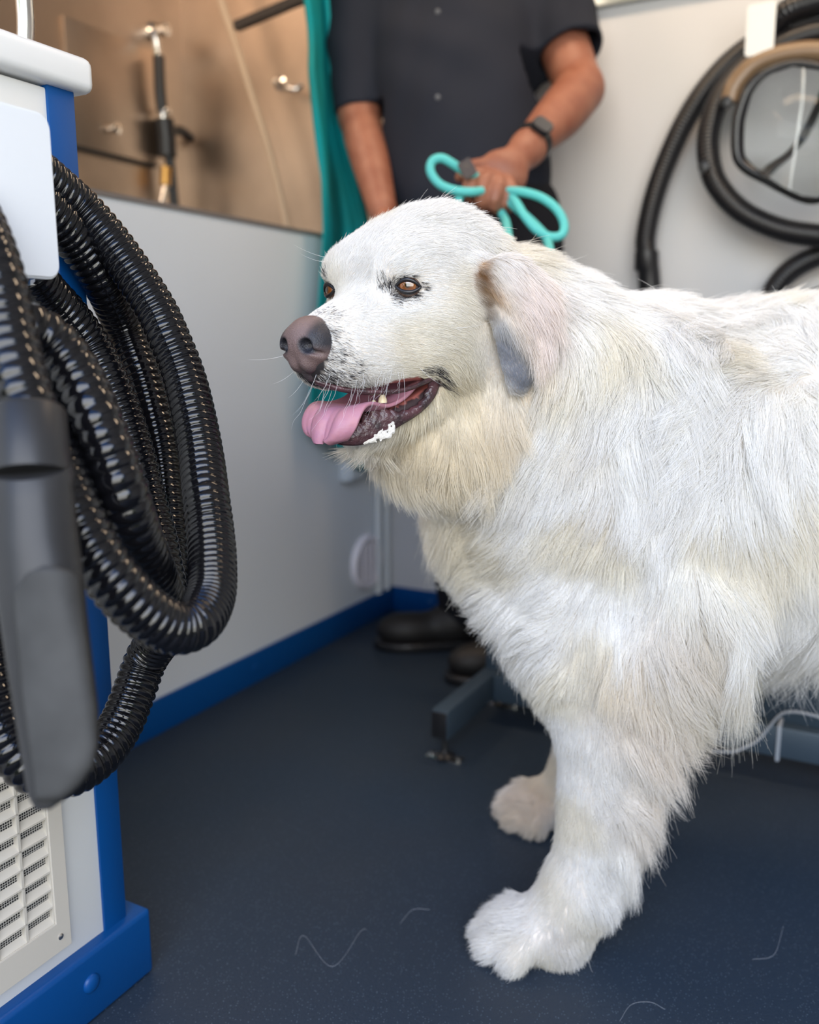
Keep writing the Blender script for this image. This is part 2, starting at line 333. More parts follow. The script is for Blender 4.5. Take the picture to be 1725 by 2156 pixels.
bb = PA(168, 370, CA - 0.01)
lathe('screw_cap', R(CA - 0.012, -1.430, 0.872), E1, [(0.009, -0.001), (0.009, 0.002), (0.005, 0.005), (0, 0.0055)], m_blue, cab)
# rounded white top rail (lip)
rim = rbox(bmesh.new(), 0.0, CA + 0.014, -2.35, -1.412, 0.957, 0.99, 0.009, 4)
autosm(from_bm('top_rail', rim, m_white, cab, label='rounded white top edge'))
boxobj('top_panel', 0.0, CA - 0.006, -2.35, -1.428, 0.989, 0.994, m_blue, cab, bev=0.001, label='blue top panel')
# vent grille
P0 = PA(146, 1995, CA); P1 = PA(120, 1640, CA)
def ab(P): q = P - CO; return q.dot(E2), q.dot(E1), P.z
m_gr = mat('grille_plastic', (0.52, 0.48, 0.41), 0.5)
gB1 = -1.512; gZ0 = 0.102; gH = 0.36; gB0 = gB1 - 0.30
grl = empty('vent_grille', R(CA, gB1 - 0.15, gZ0)); grl.parent = cab; grl.matrix_parent_inverse = Matrix.Translation(cab.location).inverted()
bm = bmesh.new()
NR, NC = 15, 8; mg2 = 0.0165; mrg = 0.032; ch_ = (gH - 2 * mrg) / NR; cw = 0.0335; GF = 0.0062
th = 0.0185
rbox(bm, CA, CA + th * 0.45, gB0, gB1, gZ0, gZ0 + mrg); rbox(bm, CA, CA + th * 0.45, gB0, gB1, gZ0 + gH - mrg, gZ0 + gH)
rbox(bm, CA, CA + th * 0.45, gB1 - mg2, gB1, gZ0 + mrg, gZ0 + gH - mrg)
gl = gB1 - mg2 - NC * cw; rbox(bm, CA, CA + th * 0.45, gB0, gl, gZ0 + mrg, gZ0 + gH - mrg)
from_bm('grille_frame', bm, m_gr, cab)
bm = bmesh.new()
for i in range(NR):
    z0 = gZ0 + mrg + i * ch_
    # sloping louvre: deep at the back-top, forward at the bottom
    vs = [bm.verts.new(R(*q)) for q in [(CA + GF, gl, z0), (CA + GF, gB1 - mg2, z0), (CA + 0.0005, gB1 - mg2, z0 + ch_ * 0.40), (CA + 0.0005, gl, z0 + ch_ * 0.40),
                                        (CA + 0.0002, gl, z0), (CA + 0.0002, gB1 - mg2, z0)]]
    bm.faces.new([vs[0], vs[1], vs[2], vs[3]]); bm.faces.new([vs[4], vs[5], vs[1], vs[0]])
    rbox(bm, CA + 0.0002, CA + GF, gl, gB1 - mg2, z0 - 0.0009, z0 + 0.0009)
for j in range(NC + 1):
    y0 = gB1 - mg2 - j * cw; rbox(bm, CA + 0.0002, CA + GF, y0 - 0.0014, y0 + 0.0014, gZ0 + mrg, gZ0 + gH - mrg)
from_bm('grille_louvres', bm, m_gr, cab)
m_mesh = mat('wire_mesh', (0.05, 0.05, 0.05), 0.6)
nt = m_mesh.node_tree; b = nt.nodes['Principled BSDF']; tc = N(nt, 'ShaderNodeTexCoord'); mp = N(nt, 'ShaderNodeMapping'); nt.links.new(tc.outputs['Object'], mp.inputs[0])
mp.inputs['Rotation'].default_value = (0, 0, -RROT)
sp3 = N(nt, 'ShaderNodeSeparateXYZ'); nt.links.new(mp.outputs[0], sp3.inputs[0]); outs = []
for ax in ('Y', 'Z'):
    f1 = N(nt, 'ShaderNodeMath', _operation='MULTIPLY'); f1.inputs[1].default_value = 1 / 0.0027; nt.links.new(sp3.outputs[ax], f1.inputs[0])
    f2 = N(nt, 'ShaderNodeMath', _operation='FRACT'); nt.links.new(f1.outputs[0], f2.inputs[0])
    f3 = N(nt, 'ShaderNodeMath', _operation='LESS_THAN'); f3.inputs[1].default_value = 0.3; nt.links.new(f2.outputs[0], f3.inputs[0]); outs.append(f3)
mxm = N(nt, 'ShaderNodeMath', _operation='MAXIMUM'); nt.links.new(outs[0].outputs[0], mxm.inputs[0]); nt.links.new(outs[1].outputs[0], mxm.inputs[1])
mc = N(nt, 'ShaderNodeMix', _data_type='RGBA'); mc.inputs[6].default_value = (0.004, 0.004, 0.004, 1); mc.inputs[7].default_value = (0.42, 0.40, 0.36, 1)
nt.links.new(mxm.outputs[0], mc.inputs[0]); nt.links.new(mc.outputs[2], b.inputs['Base Color'])
boxobj('grille_mesh', CA + 0.00003, CA + 0.0002, gl, gB1 - mg2, gZ0 + mrg, gZ0 + gH - mrg, m_mesh, cab)
bpy.data.objects.remove(grl)
lathe('screw', R(CA + th * 0.45, gB1 - 0.013, gZ0 + 0.016), E2, [(0.0032, 0), (0.0032, 0.0008), (0.002, 0.0016), (0, 0.0019)], m_chrome, cab)
# ------------------------------------------------------------------ white hose bracket on the cabinet
m_brk = mat('bracket_white', (0.66, 0.69, 0.72), 0.35)
brk = empty('hose_bracket', R(CA, -1.56, 0.80)); tag(brk, 'white rounded hose bracket plate on the cabinet side holding looped hoses', 'bracket')
def rplate(name, c, ax, up, nrm, w, h, t, r, m, parent, label=None, seg=6):
    pts = []
    for cx, cy, a0 in ((w / 2 - r, h / 2 - r, 0), (-w / 2 + r, h / 2 - r, 90), (-w / 2 + r, -h / 2 + r, 180), (w / 2 - r, -h / 2 + r, 270)):
        for k in range(seg + 1):
            a = math.radians(a0 + 90 * k / seg); pts.append((cx + r * math.cos(a), cy + r * math.sin(a)))
    bm = bmesh.new(); ax = Vector(ax); up = Vector(up); nrm = Vector(nrm); c = Vector(c)
    lo = [bm.verts.new(c + ax * x + up * y) for x, y in pts]; f = bm.faces.new(lo)
    ex = bmesh.ops.extrude_face_region(bm, geom=[f]); bmesh.ops.translate(bm, verts=[e for e in ex['geom'] if isinstance(e, bmesh.types.BMVert)], vec=nrm * t)
    bmesh.ops.bevel(bm, geom=[e for e in bm.edges if abs((e.verts[0].co - e.verts[1].co).normalized().dot(nrm)) < 0.1], offset=min(t, r) * 0.3, segments=2, affect='EDGES')
    return autosm(from_bm(name, bm, m, parent, label=label), 40)
BA = 0.545   # front plate distance in a
pq = ab(PA(119, 590, BA)); pt = ab(PA(100, 245, BA))
bh = pt[2] - pq[2]
rplate('front_plate', R(BA, pq[1] - 0.06, (pt[2] + pq[2]) / 2), E1, (0, 0, 1), E2, 0.12, bh, 0.006, 0.012, m_brk, brk)
boxobj('shelf_arm', CA, BA + 0.002, pq[1] - 0.115, pq[1] - 0.006, pq[2] + 0.002, pq[2] + 0.008, m_brk, brk, bev=0.001)
rplate('wall_plate', R(CA, pq[1] - 0.06, pq[2] + 0.07), E1, (0, 0, 1), E2, 0.12, 0.13, 0.005, 0.012, m_brk, brk)
# ------------------------------------------------------------------ glossy black corrugated hose
m_hose = mat('glossy_black_vinyl', (0.004, 0.004, 0.005), 0.07, spec=0.5, coat=0.0)
def DH(x, y, z, p=.0078):
    d = ray(x, y); P = CAMP + d * z; q = P - CO
    if q.dot(E2) < CA + 0.024 and q.dot(E1) < -1.39: P = PA(x, y, CA + 0.024)
    return [*P, p]
hose = empty('dryer_hose', R(0.55, -1.5, 0.35)); tag(hose, 'glossy black corrugated hose looped over the white bracket', 'hose')
HP = [
 [(62, 880, .605, .0105), (37, 800, .61, .0105), (14, 700, .62, .0105), (-14, 570, .63, .0105), (-60, 450, .65, .0105), (-110, 400, .67, .0105)],
 [(60, 345, .80), (120, 396, .84), (170, 440, .85), (229, 506, .86), (286, 585, .865), (330, 655, .865), (355, 710, .86), (385, 785, .855), (407, 869, .84), (424, 960, .82), (434, 1045, .79), (442, 1110, .775, .0070), (447, 1180, .755, .0062), (443, 1255, .73, .0056), (415, 1308, .70, .0058), (365, 1322, .68, .0066), (305, 1290, .66, .0075), (245, 1228, .645, .0082), (190, 1150, .64, .0085), (150, 1060, .645, .0085), (110, 950, .66), (50, 820, .69), (0, 720, .72)],
 [(60, 400, .85), (120, 462, .90), (165, 515, .92), (215, 590, .93), (262, 692, .935), (298, 790, .935), (319, 869, .93), (338, 960, .93), (347, 1045, .92), (352, 1130, .91), (352, 1215, .89), (340, 1290, .86), (320, 1340, .85)],
 [(60, 570, .80), (100, 620, .84), (140, 662, .86), (190, 730, .87), (226, 800, .87), (258, 880, .87), (285, 970, .865), (308, 1060, .86), (330, 1150, .84), (345, 1240, .82), (350, 1300, .80)],
 [(20, 690, .66, .011), (70, 698, .67, .011), (120, 735, .68, .011), (165, 800, .68, .0115), (200, 880, .67, .0115), (232, 965, .67, .0112), (258, 1045, .675, .0108), (286, 1130, .70, .010), (318, 1205, .745, .009), (345, 1275, .80, .0085), (340, 1335, .84), (308, 1388, .86), (282, 1458, .85), (252, 1530, .83), (205, 1592, .80, .0082), (140, 1630, .77, .0086), (70, 1620, .75, .009), (15, 1560, .74, .009), (-15, 1470, .74, .009), (-30, 1350, .75, .009), (-35, 1150, .76, .009)],
]
for hp in HP: corr_hose('hose_loop', [DH(*q) for q in hp], 0.0207, 0.13, m_hose, hose)
# ------------------------------------------------------------------ nozzle
m_noz = mat('nozzle_plastic', (0.024, 0.024, 0.025), 0.38, spec=0.35, bump=0.05, bscale=40, var=0.3, vscale=12)
noz = empty('blower_nozzle', D(130, 1690, .55)); tag(noz, 'dark grey flat tipped blower nozzle hanging down in front of hoses', 'nozzle')
c0 = D(58, 862, .600); c1 = D(63, 1000, .590); ax = (c1 - c0).normalized()
k_ = 0.600 / F
tube('cuff', [c0, c0 + ax * 0.003, c0 + (c1 - c0) * 0.93, c1], [0.0225, 0.0245, 0.0255, 0.025], m_noz, noz, 40)
def quad_ring(cx, y, hw, zc, dep, n=40, ex=1.0):
    c = D(cx, y, zc); w = hw / F * zc; out = []
    for k in range(n):
        a = 2 * math.pi * k / n; ca, sa = math.cos(a), math.sin(a)
        ca = math.copysign(abs(ca) ** ex, ca); sa = math.copysign(abs(sa) ** ex, sa)
        out.append(c + Vector((1, 0, 0)) * (w * ca) + Vector((0, 1, 0.19)).normalized() * (dep * sa))
    return out
rings = [(66, 985, 82, .590, .026, 1), (68, 1008, 86, .589, .027, 1), (68, 1018, 83, .588, .0265, 1), (70, 1100, 87, .584, .026, .95), (81, 1200, 88, .578, .024, .9), (93, 1300, 86, .572, .020, .85), (106, 1400, 86, .567, .016, .8),
         (120, 1500, 85, .562, .013, .75), (126, 1570, 80, .559, .011, .7), (125, 1610, 73, .557, .010, .7), (115, 1650, 57, .5555, .009, .7), (104, 1675, 38, .554, .008, .7), (97, 1692, 22, .553, .006, .7)]
v = []; f = []
for r_ in rings: v += quad_ring(*r_[:5], n=40, ex=r_[5])
for i in range(len(rings) - 1):
    for k in range(40): f.append((i * 40 + k, i * 40 + (k + 1) % 40, (i + 1) * 40 + (k + 1) % 40, (i + 1) * 40 + k))
f.append(tuple(range(40))[::-1]); f.append(tuple((len(rings) - 1) * 40 + k for k in range(40)))
no = autosm(pydata('nozzle_tip', v, f, m_noz, noz), 50)
RA = np.array(rings); H = 34
def scoop(t, s):
    y = 1192 + 494 * t; cx, hw, zc, dep, ex = [float(np.interp(y, RA[:, 1], RA[:, k])) for k in (0, 2, 3, 4, 5)]
    l = float(np.interp(y, [1192, 1205, 1250, 1450, 1690], [92, 60, 28, 46, 78])); r__ = min(cx + hw * .975, float(np.interp(y, [1192, 1200, 1215, 1240], [118, 150, 162, 999])))
    x = l + (r__ - l) * s; q = min(1, abs(x - cx) / hw); fr_ = (1 - q ** (2 / ex)) ** (ex / 2) if q < 1 else 0
    return D(x, y, zc - dep * fr_ * .97 - .0016)
v = [scoop(i / H, j / 16) for i in range(H + 1) for j in range(17)]
f = [(i * 17 + j, i * 17 + j + 1, (i + 1) * 17 + j + 1, (i + 1) * 17 + j) for i in range(H) for j in range(16)]
scp = pydata('tip_face', v, f, mat('nozzle_face', (0.045, 0.045, 0.044), 0.6, spec=0.3, bump=0.1, bscale=30, var=0.3, vscale=25), noz, label='lighter grey flat face')  # lighter sheet over the tip; colour contrast stands in for the scoop cut
md = scp.modifiers.new('solid', 'SOLIDIFY'); md.thickness = 0.002; md.offset = 0
# ================================================================== the dog: one continuous body
PSI = math.radians(50)
HE = Vector((-0.034, 0.911, 0.774)); HF = Vector((-math.cos(PSI), -math.sin(PSI), 0)); HL = Vector((math.sin(PSI), -math.cos(PSI), 0)); HU = Vector((0, 0, 1))
def Hd(f, l, u): return HE + HF * f + HL * l + HU * u
HM = np.array([[HF[i], HL[i], HU[i]] for i in range(3)], dtype=np.float32)
def rotM(rx=0, ry=0, rz=0): return np.array((Matrix.Rotation(rz, 3, 'Z') @ Matrix.Rotation(ry, 3, 'Y') @ Matrix.Rotation(rx, 3, 'X')), dtype=np.float32)
S = Solid((-0.20, 0.72, -0.012), (1.30, 1.34, 0.90), 0.004)
V_ = Vector
# trunk
S.ell((0.50, 1.10, 0.562), (0.38, 0.160, 0.202), rotM(0, -0.02), 0.04)
S.ell((0.86, 1.10, 0.59), (0.26, 0.150, 0.190), None, 0.06)
S.ell((0.225, 1.09, 0.540), (0.190, 0.150, 0.180), rotM(0, 0.50), 0.06)      # fore chest
S.ell((0.30, 0.985, 0.56), (0.105, 0.055, 0.165), rotM(0, -0.15), 0.05)         # near shoulder
S.ell((0.31, 1.215, 0.56), (0.105, 0.055, 0.165), rotM(0, -0.15), 0.05)
# neck
S.cap((0.29, 1.09, 0.610), (0.11, 1.03, 0.700), 0.145, 0.105, 0.05)
S.cap((0.11, 1.03, 0.700), tuple(Hd(-.105, 0, -.010)), 0.105, 0.074, 0.04)
S.cap((0.15, 1.06, 0.60), tuple(Hd(-.07, 0.0, -.085)), 0.110, 0.055, 0.04)
S.ell((0.033, 0.995, 0.622), (0.075, 0.075, 0.060), rotM(0, 0.5), 0.04)
# near foreleg
nl = [(V_((0.315, 0.985, 0.44)), 0.075), (V_((0.243, 0.980, 0.345)), 0.064), (V_((0.222, 0.972, 0.24)), 0.047), (V_((0.212, 0.967, 0.150)), 0.0385), (V_((0.196, 0.965, 0.085)), 0.034), (V_((0.168, 0.965, 0.045)), 0.030)]
S.chain(nl, 0.03); S.cap((0.190, 1.03, 0.43), (0.226, 0.990, 0.29), 0.082, 0.050, 0.03)
def paw(c, sgn, yaw=0.0, sc=1.0):
    c = V_(c); fx = V_((-math.cos(yaw), -math.sin(yaw), 0)); sy = V_((math.sin(yaw), -math.cos(yaw), 0))
    S.ell(c + V_((0, 0, 0.030)), (0.050 * sc, 0.040 * sc, 0.027), np.array([[fx[i], sy[i], HU[i]] for i in range(3)]), 0.02)
    for k, (w, fo) in enumerate(((-.031, .020), (-.011, .036), (.011, .036), (.031, .020))):
        a = c + fx * 0.010 + sy * w + V_((0, 0, 0.036)); b_ = c + fx * (fo + .010) * sc + sy * w * 1.15 + V_((0, 0, 0.019))
        S.cap(a, b_, 0.015, 0.0165, 0.008)
paw((0.146, 0.972, 0), 1, 0.16, 1.08); S.cap((0.178, 0.968, 0.032), (0.200, 0.966, 0.085), .034, .036, .03)
# far foreleg
fl_ = [(V_((0.32, 1.21, 0.44)), 0.07), (V_((0.30, 1.225, 0.33)), 0.05), (V_((0.275, 1.255, 0.22)), 0.040), (V_((0.255, 1.265, 0.12)), 0.034), (V_((0.235, 1.27, 0.06)), 0.032), (V_((0.205, 1.27, 0.035)), 0.030)]
S.chain(fl_, 0.03); paw((0.203, 1.272, 0), 1, 0.30, .95)
# hind legs (beyond the right edge of the photograph)
for yy in (0.99, 1.21):
    S.ell((0.93, yy, 0.45), (0.13, 0.07, 0.16), rotM(0, 0.2), 0.05)
    S.chain([(V_((0.86, yy, 0.38)), 0.07), (V_((0.95, yy, 0.28)), 0.05), (V_((1.05, yy, 0.185)), 0.032), (V_((1.02, yy, 0.09)), 0.028), (V_((0.98, yy, 0.035)), 0.03)], 0.03)
    paw((0.945, yy, 0), 1)
S.chain([(V_((1.08, 1.1, 0.64)), 0.05), (V_((1.19, 1.1, 0.54)), 0.035), (V_((1.23, 1.1, 0.36)), 0.028), (V_((1.22, 1.1, 0.25)), 0.018)], 0.03)
# head
def he(f, l, u, a, b_, c_, k=0.02, M=None, op='add'): S.ell(Hd(f, l, u), (a, b_, c_), HM if M is None else M, k, op)
def hc(p, q, ra, rb, k=0.02, op='add'): S.cap(Hd(*p), Hd(*q), ra, rb, k, op)
he(-.065, 0, .010, .090, .080, .066, .02)
he(-.092, 0, .018, .058, .062, .056, .03)
for s_ in (-1, 1):
    he(-.012, s_ * .034, .018, .034, .030, .024, .02)
    he(-.062, s_ * .050, -.040, .066, .042, .056, .03)
    hc((-.010, s_ * .030, -.060), (.058, s_ * .016, -.067), .034, .0265, .014)       # flews
    hc((.0, s_ * .032, -.036), (.05, s_ * .017, -.048), .023, .019, .02)
hc((-.01, 0, -.024), (.078, 0, -.048), .034, .0195, .02)
hc((.03, 0, -.054), (.080, 0, -.062), .036, .0235, .02)
# lower jaw
for s_ in (-1, 1): hc((-.075, s_ * .040, -.094), (.035, s_ * .016, -.134), .020, .0120, .012)
hc((-.05, 0, -.125), (.040, 0, -.140), .028, .0115, .012)
# open mouth
S.cap(Hd(-.030, 0, -.091), Hd(.075, 0, -.122), 0.0085, 0.019, 0.004, 'sub', (HL, 6.0))
# eye sockets
EYES = [(0.004, 0.054, 0.000), (0.004, -0.054, 0.000)]
for s_ in (-1, 1): S.ell(Hd(.016, s_ * .054, -.001), (.012, .015, .0085), HM, 0.008, 'sub')
# ears
EARP = [((-.066, .084, .012), .020), ((-.074, .103, .002), .029), ((-.088, .117, -.018), .034), ((-.092, .120, -.042), .033), ((-.094, .116, -.068), .025), ((-.090, .110, -.090), .013)]
def ear(s_):
    n = HL * (s_ * .90) + HF * .40 + HU * .12; n.normalize()
    for (p, r1), (q, r2) in zip(EARP[:-1], EARP[1:]):
        S.cap(Hd(p[0], p[1] * s_, p[2]), Hd(q[0], q[1] * s_, q[2]), r1, r2, 0.014, 'add', (n, 0.36))
ear(1); ear(-1)
DV, DF = S.mesh(); del S.d
DN, _fa = vnormals(DV, DF)
BV = BVHTree.FromPolygons(DV.tolist(), DF.tolist())
def snap(x, y, off=0.0):
    d = ray(x, y).normalized(); h_ = BV.ray_cast(CAMP, d)
    if h_[0] is None:
        q = BV.find_nearest(D(x, y, .9)); return q[0], q[1]
    return h_[0] + h_[1] * off, h_[1]
m_skin = attr_mat('dog_skin', 'col', rough=0.6, sss=0.0)
dog = empty('dog', (0.4, 1.09, 0)); tag(dog, 'large fluffy white dog with open mouth standing on the dark floor', 'dog')
body = np_mesh('body', DV, DF, m_skin, dog)
set_color(body, np.tile(np.array([[.78, .75, .70]]), (len(DV), 1)))

# ---------------------------------------------------------------- nose
def proj(P):
    q = Vector(P) - CAMP; z = q.y * cp_ - q.z * sp_; yv = q.y * sp_ + q.z * cp_; return (862.5 + q.x / z * F, 1078 - yv / z * F, z)
NO_ = .0035; NC_ = Hd(.089, 0, -.056)
S = Solid(NC_ - Vector((.06, .06, .05)), NC_ + Vector((.06, .06, .05)), 0.001)
he(NO_ + .090, 0, -.052, .019, .0240, .021, .006)
he(NO_ + .083, 0, -.040, .016, .0190, .012, .006)
for s_ in (-1, 1):
    he(NO_ + .088, s_ * .0155, -.055, .0185, .0120, .0165, .006)
    he(NO_ + .093, s_ * .0070, -.068, .0110, .0090, .0120, .005)
he(NO_ + .086, 0, -.080, .0080, .0060, .0080, .005)
for s_ in (-1, 1):
    he(NO_ + .1075, s_ * .0145, -.055, .0100, .0062, .0062, .003, op='sub')
    S.cap(Hd(NO_ + .105, s_ * .017, -.059), Hd(NO_ + .092, s_ * .0275, -.0635), 0.0024, 0.0016, 0.003, 'sub')
S.cap(Hd(NO_ + .112, 0, -.052), Hd(NO_ + .106, 0, -.080), 0.0012, 0.0018, 0.003, 'sub')
S.cap(Hd(NO_ + .098, 0, -.082), Hd(NO_ + .088, 0, -.092), 0.0014, 0.0014, 0.003, 'sub')
V, Fq = S.mesh()
q = V - np.array(HE); lf, ll, lu = q @ np.array(HF), q @ np.array(HL), q @ np.array(HU)
def sst(a, b, x): t = np.clip((x - a) / (b - a), 0, 1); return t * t * (3 - 2 * t)
base = np.array([.155, .105, .098]); dark = np.array([.020, .020, .026])
w = sst(.010, .020, np.abs(ll)) * sst(-.066, -.052, lu); w2 = np.maximum(w, sst(-.070, -.082, lu) * .8)
for s_ in (-1, 1):
    dd = np.sqrt((ll - s_ * .0145) ** 2 + (lu + .055) ** 2); w2 = np.maximum(w2, 1 - sst(.006, .0105, dd))
cols = base * (1 - w2[:, None]) + dark * w2[:, None]
nose = np_mesh('nose', V, Fq, attr_mat('nose_skin', 'col', rough=0.34, spec=0.5, bump=0.5, bscale=900), dog, label='brownish black nose'); set_color(nose, cols)
# ---------------------------------------------------------------- eyes
m_eye = attr_mat('eye_glass', 'col', rough=0.03, spec=0.8, coat=1.0)
m_rim = mat('eye_rim_black', (0.012, 0.011, 0.012), 0.35)
EYEC = []
for s_ in (1, -1):
    c = Hd(.0005, s_ * (.0455 if s_ > 0 else .048), .0008); EYEC.append(c)
    gz = (HF * .86 + HL * (s_ * .52) + Vector((-0.05, -.25, -0.02))).normalized()
    r_ = .0145; bm = bmesh.new(); bmesh.ops.create_uvsphere(bm, u_segments=64, v_segments=48, radius=r_)
    Mx = gz.to_track_quat('Z', 'Y').to_matrix().to_4x4(); bmesh.ops.transform(bm, matrix=Matrix.Translation(c) @ Mx, verts=bm.verts)
    o = from_bm('eyeball', bm, m_eye, dog, smooth=True, label='amber brown eye'); vv = np.array([(Vector(v.co) + Vector(dog.location) * 0 - c).normalized().dot(gz) for v in o.data.vertices]); an = np.degrees(np.arccos(np.clip(vv, -1, 1)))
    a_ = an[:, None]; ir = np.array([.16, .052, .012]); cols = np.where(a_ < 11, [[.004, .004, .005]], np.where(a_ < 31, [ir * 1.0], np.where(a_ < 36, [[.02, .008, .004]], [[.10, .06, .045]])))
    cols = np.where((a_ >= 11) & (a_ < 31), ir * (0.6 + .9 * (a_ - 11) / 20), cols)
    set_color(o, cols)
    # lids: an almond of black skin hugging the eyeball
    U_ = Vector((0, 0, 1)); X_ = gz.cross(U_).normalized() * (-1); Yv = X_.cross(gz).normalized() * 1
    if Yv.z < 0: Yv = -Yv
    tz = HL * s_ * .80 - HF * .60; X_ = (tz - gz * tz.dot(gz)).normalized()   # towards the outer corner
    for up in (1, -1):
        pts = []
        for k in range(25):
            t = -1 + 2 * k / 24; hx = t * 1.05; hy = up * (.43 if up > 0 else .40) * (1 - abs(t) ** 1.9) - .10 * t * (t > 0) - .06
            d = (gz + X_ * hx * 1.02 + Yv * hy).normalized(); pts.append(c + d * (r_ + .0006 + .0012 * abs(t) ** 3))
        tube('eyelid', pts, [0.0013 + 0.0009 * (1 - abs(-1 + 2 * k / 24)) for k in range(25)], m_rim, dog, 8, label='black upper eyelid rim' if up > 0 else 'black lower eyelid rim')
# ---------------------------------------------------------------- mouth
m_ton = mat('tongue_pink', (0.42, 0.19, 0.22), 0.46, spec=0.4, bump=0.5, bscale=90, var_col=(0.36, 0.17, 0.24), vscale=30, sss=0.12)
spine = [(-.058, -.072, .040), (-.040, -.081, .043), (-.015, -.097, .040), (.012, -.110, .035), (.036, -.113, .034), (.054, -.114, .034), (.066, -.118, .036), (.073, -.126, .036), (.076, -.134, .033), (.077, -.141, .026), (.077, -.146, .012)]
Q, _ = catmull([(a, b, c) for a, b, c in spine], 0.0022); n = len(Q); v = []; NJ = 24
for i, (f_, u_, w_) in enumerate(Q):
    tt = i / (n - 1)
    for j in range(NJ + 1):
        t = -1 + 2 * j / NJ; wob = (.0028 * math.sin(9 * t + 3 * tt) + .0012 * math.sin(23 * t + 2 * tt)) * tt * sst(.45, .7, tt)
        edge = -.006 * (1 - t * t) * (1 if tt < .6 else .5)
        fd = sst(.5, .8, tt); l_ = w_ * t * (1 + .03 * math.sin(22 * tt))
        v.append(Hd(f_ + fd * (wob - .012 * t * t + .004), l_ + .003, u_ + edge * (1 - fd) + .004 * t * t * fd + (.0022 * math.sin(5 * t + 14 * tt) * (1 - fd))))
f = [(i * (NJ + 1) + j, i * (NJ + 1) + j + 1, (i + 1) * (NJ + 1) + j + 1, (i + 1) * (NJ + 1) + j) for i in range(n - 1) for j in range(NJ)]
to = pydata('tongue', v, f, m_ton, dog, label='pink tongue hanging over the lower lip')
md = to.modifiers.new('s', 'SOLIDIFY'); md.thickness = 0.004; md.offset = -1; md = to.modifiers.new('b', 'SUBSURF'); md.levels = 1; md.render_levels = 1
# lips: dark wet strip from the mouth corner round the lower jaw, scalloped inner edge
m_lip = mat('lip_black', (0.030, 0.018, 0.020), 0.30, spec=0.6, bump=0.8, bscale=220, var_col=(0.085, 0.035, 0.040), vscale=60)
def strip(name, out, inn, m, thick, label=None, scal=0.0, nseg=90, cross=8, bulge=0.003):
    A, _ = catmull([list(p) for p in out], 0.001); B, _ = catmull([list(p) for p in inn], 0.001); v = []
    for i in range(nseg + 1):
        t = i / nseg; a = Vector(A[int(t * (len(A) - 1))]); b_ = Vector(B[int(t * (len(B) - 1))]); nn_ = (CAMP - a).normalized()
        sc_ = 1 + scal * (abs(math.sin(t * 42)) ** 2 - .5)
        for j in range(cross + 1):
            s = j / cross * (sc_ if j else 1); v.append(a.lerp(b_, s) + nn_ * bulge * math.sin(math.pi * j / cross))
    f = [(i * (cross + 1) + j, i * (cross + 1) + j + 1, (i + 1) * (cross + 1) + j + 1, (i + 1) * (cross + 1) + j) for i in range(nseg) for j in range(cross)]
    o = pydata(name, v, f, m, dog, label=label); md = o.modifiers.new('s', 'SOLIDIFY'); md.thickness = thick; md.offset = 0; return o
LO = [D(*q) for q in ((908, 772, .880), (926, 788, .890), (924, 809, .893), (911, 840, .890), (880, 871, .884), (838, 898, .877), (797, 923, .871), (764, 935, .867), (726, 936, .862), (685, 926, .860))]
LI = [D(*q) for q in ((893, 783, .878), (905, 800, .884), (901, 815, .888), (886, 846, .886), (867, 860, .882), (838, 868, .876), (813, 861, .872), (793, 858, .869), (772, 869, .866), (755, 890, .864), (730, 910, .861), (690, 916, .860))]
strip('lower_lip', LO, LI, m_lip, 0.003, 'black wet lower lip', scal=.22)
UO = [(.088, .004, -.086), (.078, .014, -.091), (.060, .026, -.0955), (.035, .040, -.0975), (.010, .050, -.0955), (-.015, .0560, -.087), (-.032, .0585, -.078)]
UI = [(.086, .002, -.089), (.076, .012, -.0935), (.058, .024, -.0985), (.034, .038, -.1000), (.010, .047, -.0978), (-.015, .054, -.0905), (-.032, .0565, -.0835)]
strip('upper_lip', [Hd(*p) for p in UO], [Hd(*p) for p in UI], m_lip, 0.003, 'black upper lip edge')
m_th = mat('tooth_ivory', (0.75, 0.62, 0.40), 0.3)
for tx, ty in ((806, 833), (787, 846)):
    tube('tooth', [D(tx, ty + 14, .868), D(tx, ty + 6, .867), D(tx, ty - 3, .866)], [.0045, .004, .0015], m_th, dog, 10)
m_foam = mat('saliva_foam', (0.60, 0.57, 0.52), 0.3, bump=0.8, bscale=500)
c0 = D(785, 918, .866)
S = Solid(c0 - Vector((.045, .03, .03)), c0 + Vector((.045, .03, .03)), 0.0008)
rs = random.Random(4)
for k in range(190):
    t = rs.random(); px_ = 748 + 82 * t; py_ = 926 + 8 * math.sin(3 * t) - 20 * t + rs.uniform(-11, 5) * (1 if rs.random() < .7 else 1.8)
    S.ell(D(px_, py_, .8655 + .006 * t), (.0011 * rs.uniform(.4, 1.4),) * 3, None, .0018)
V, Fq = S.mesh(); np_mesh('saliva', V, Fq, m_foam, dog, label='white saliva foam on the lower lip')
# ================================================================== coat
rng = np.random.RandomState(11)
def near_pt(x, y):
    d = ray(x, y).normalized(); h_ = BV.ray_cast(CAMP, d)
    if h_[0] is not None: return np.array(h_[0])
    best = None
    for zc in np.linspace(.75, 1.4, 27):
        p = D(x, y, zc); q = BV.find_nearest(p)
        if best is None or q[3] < best[0]: best = (q[3], q[0])
    return np.array(best[1])
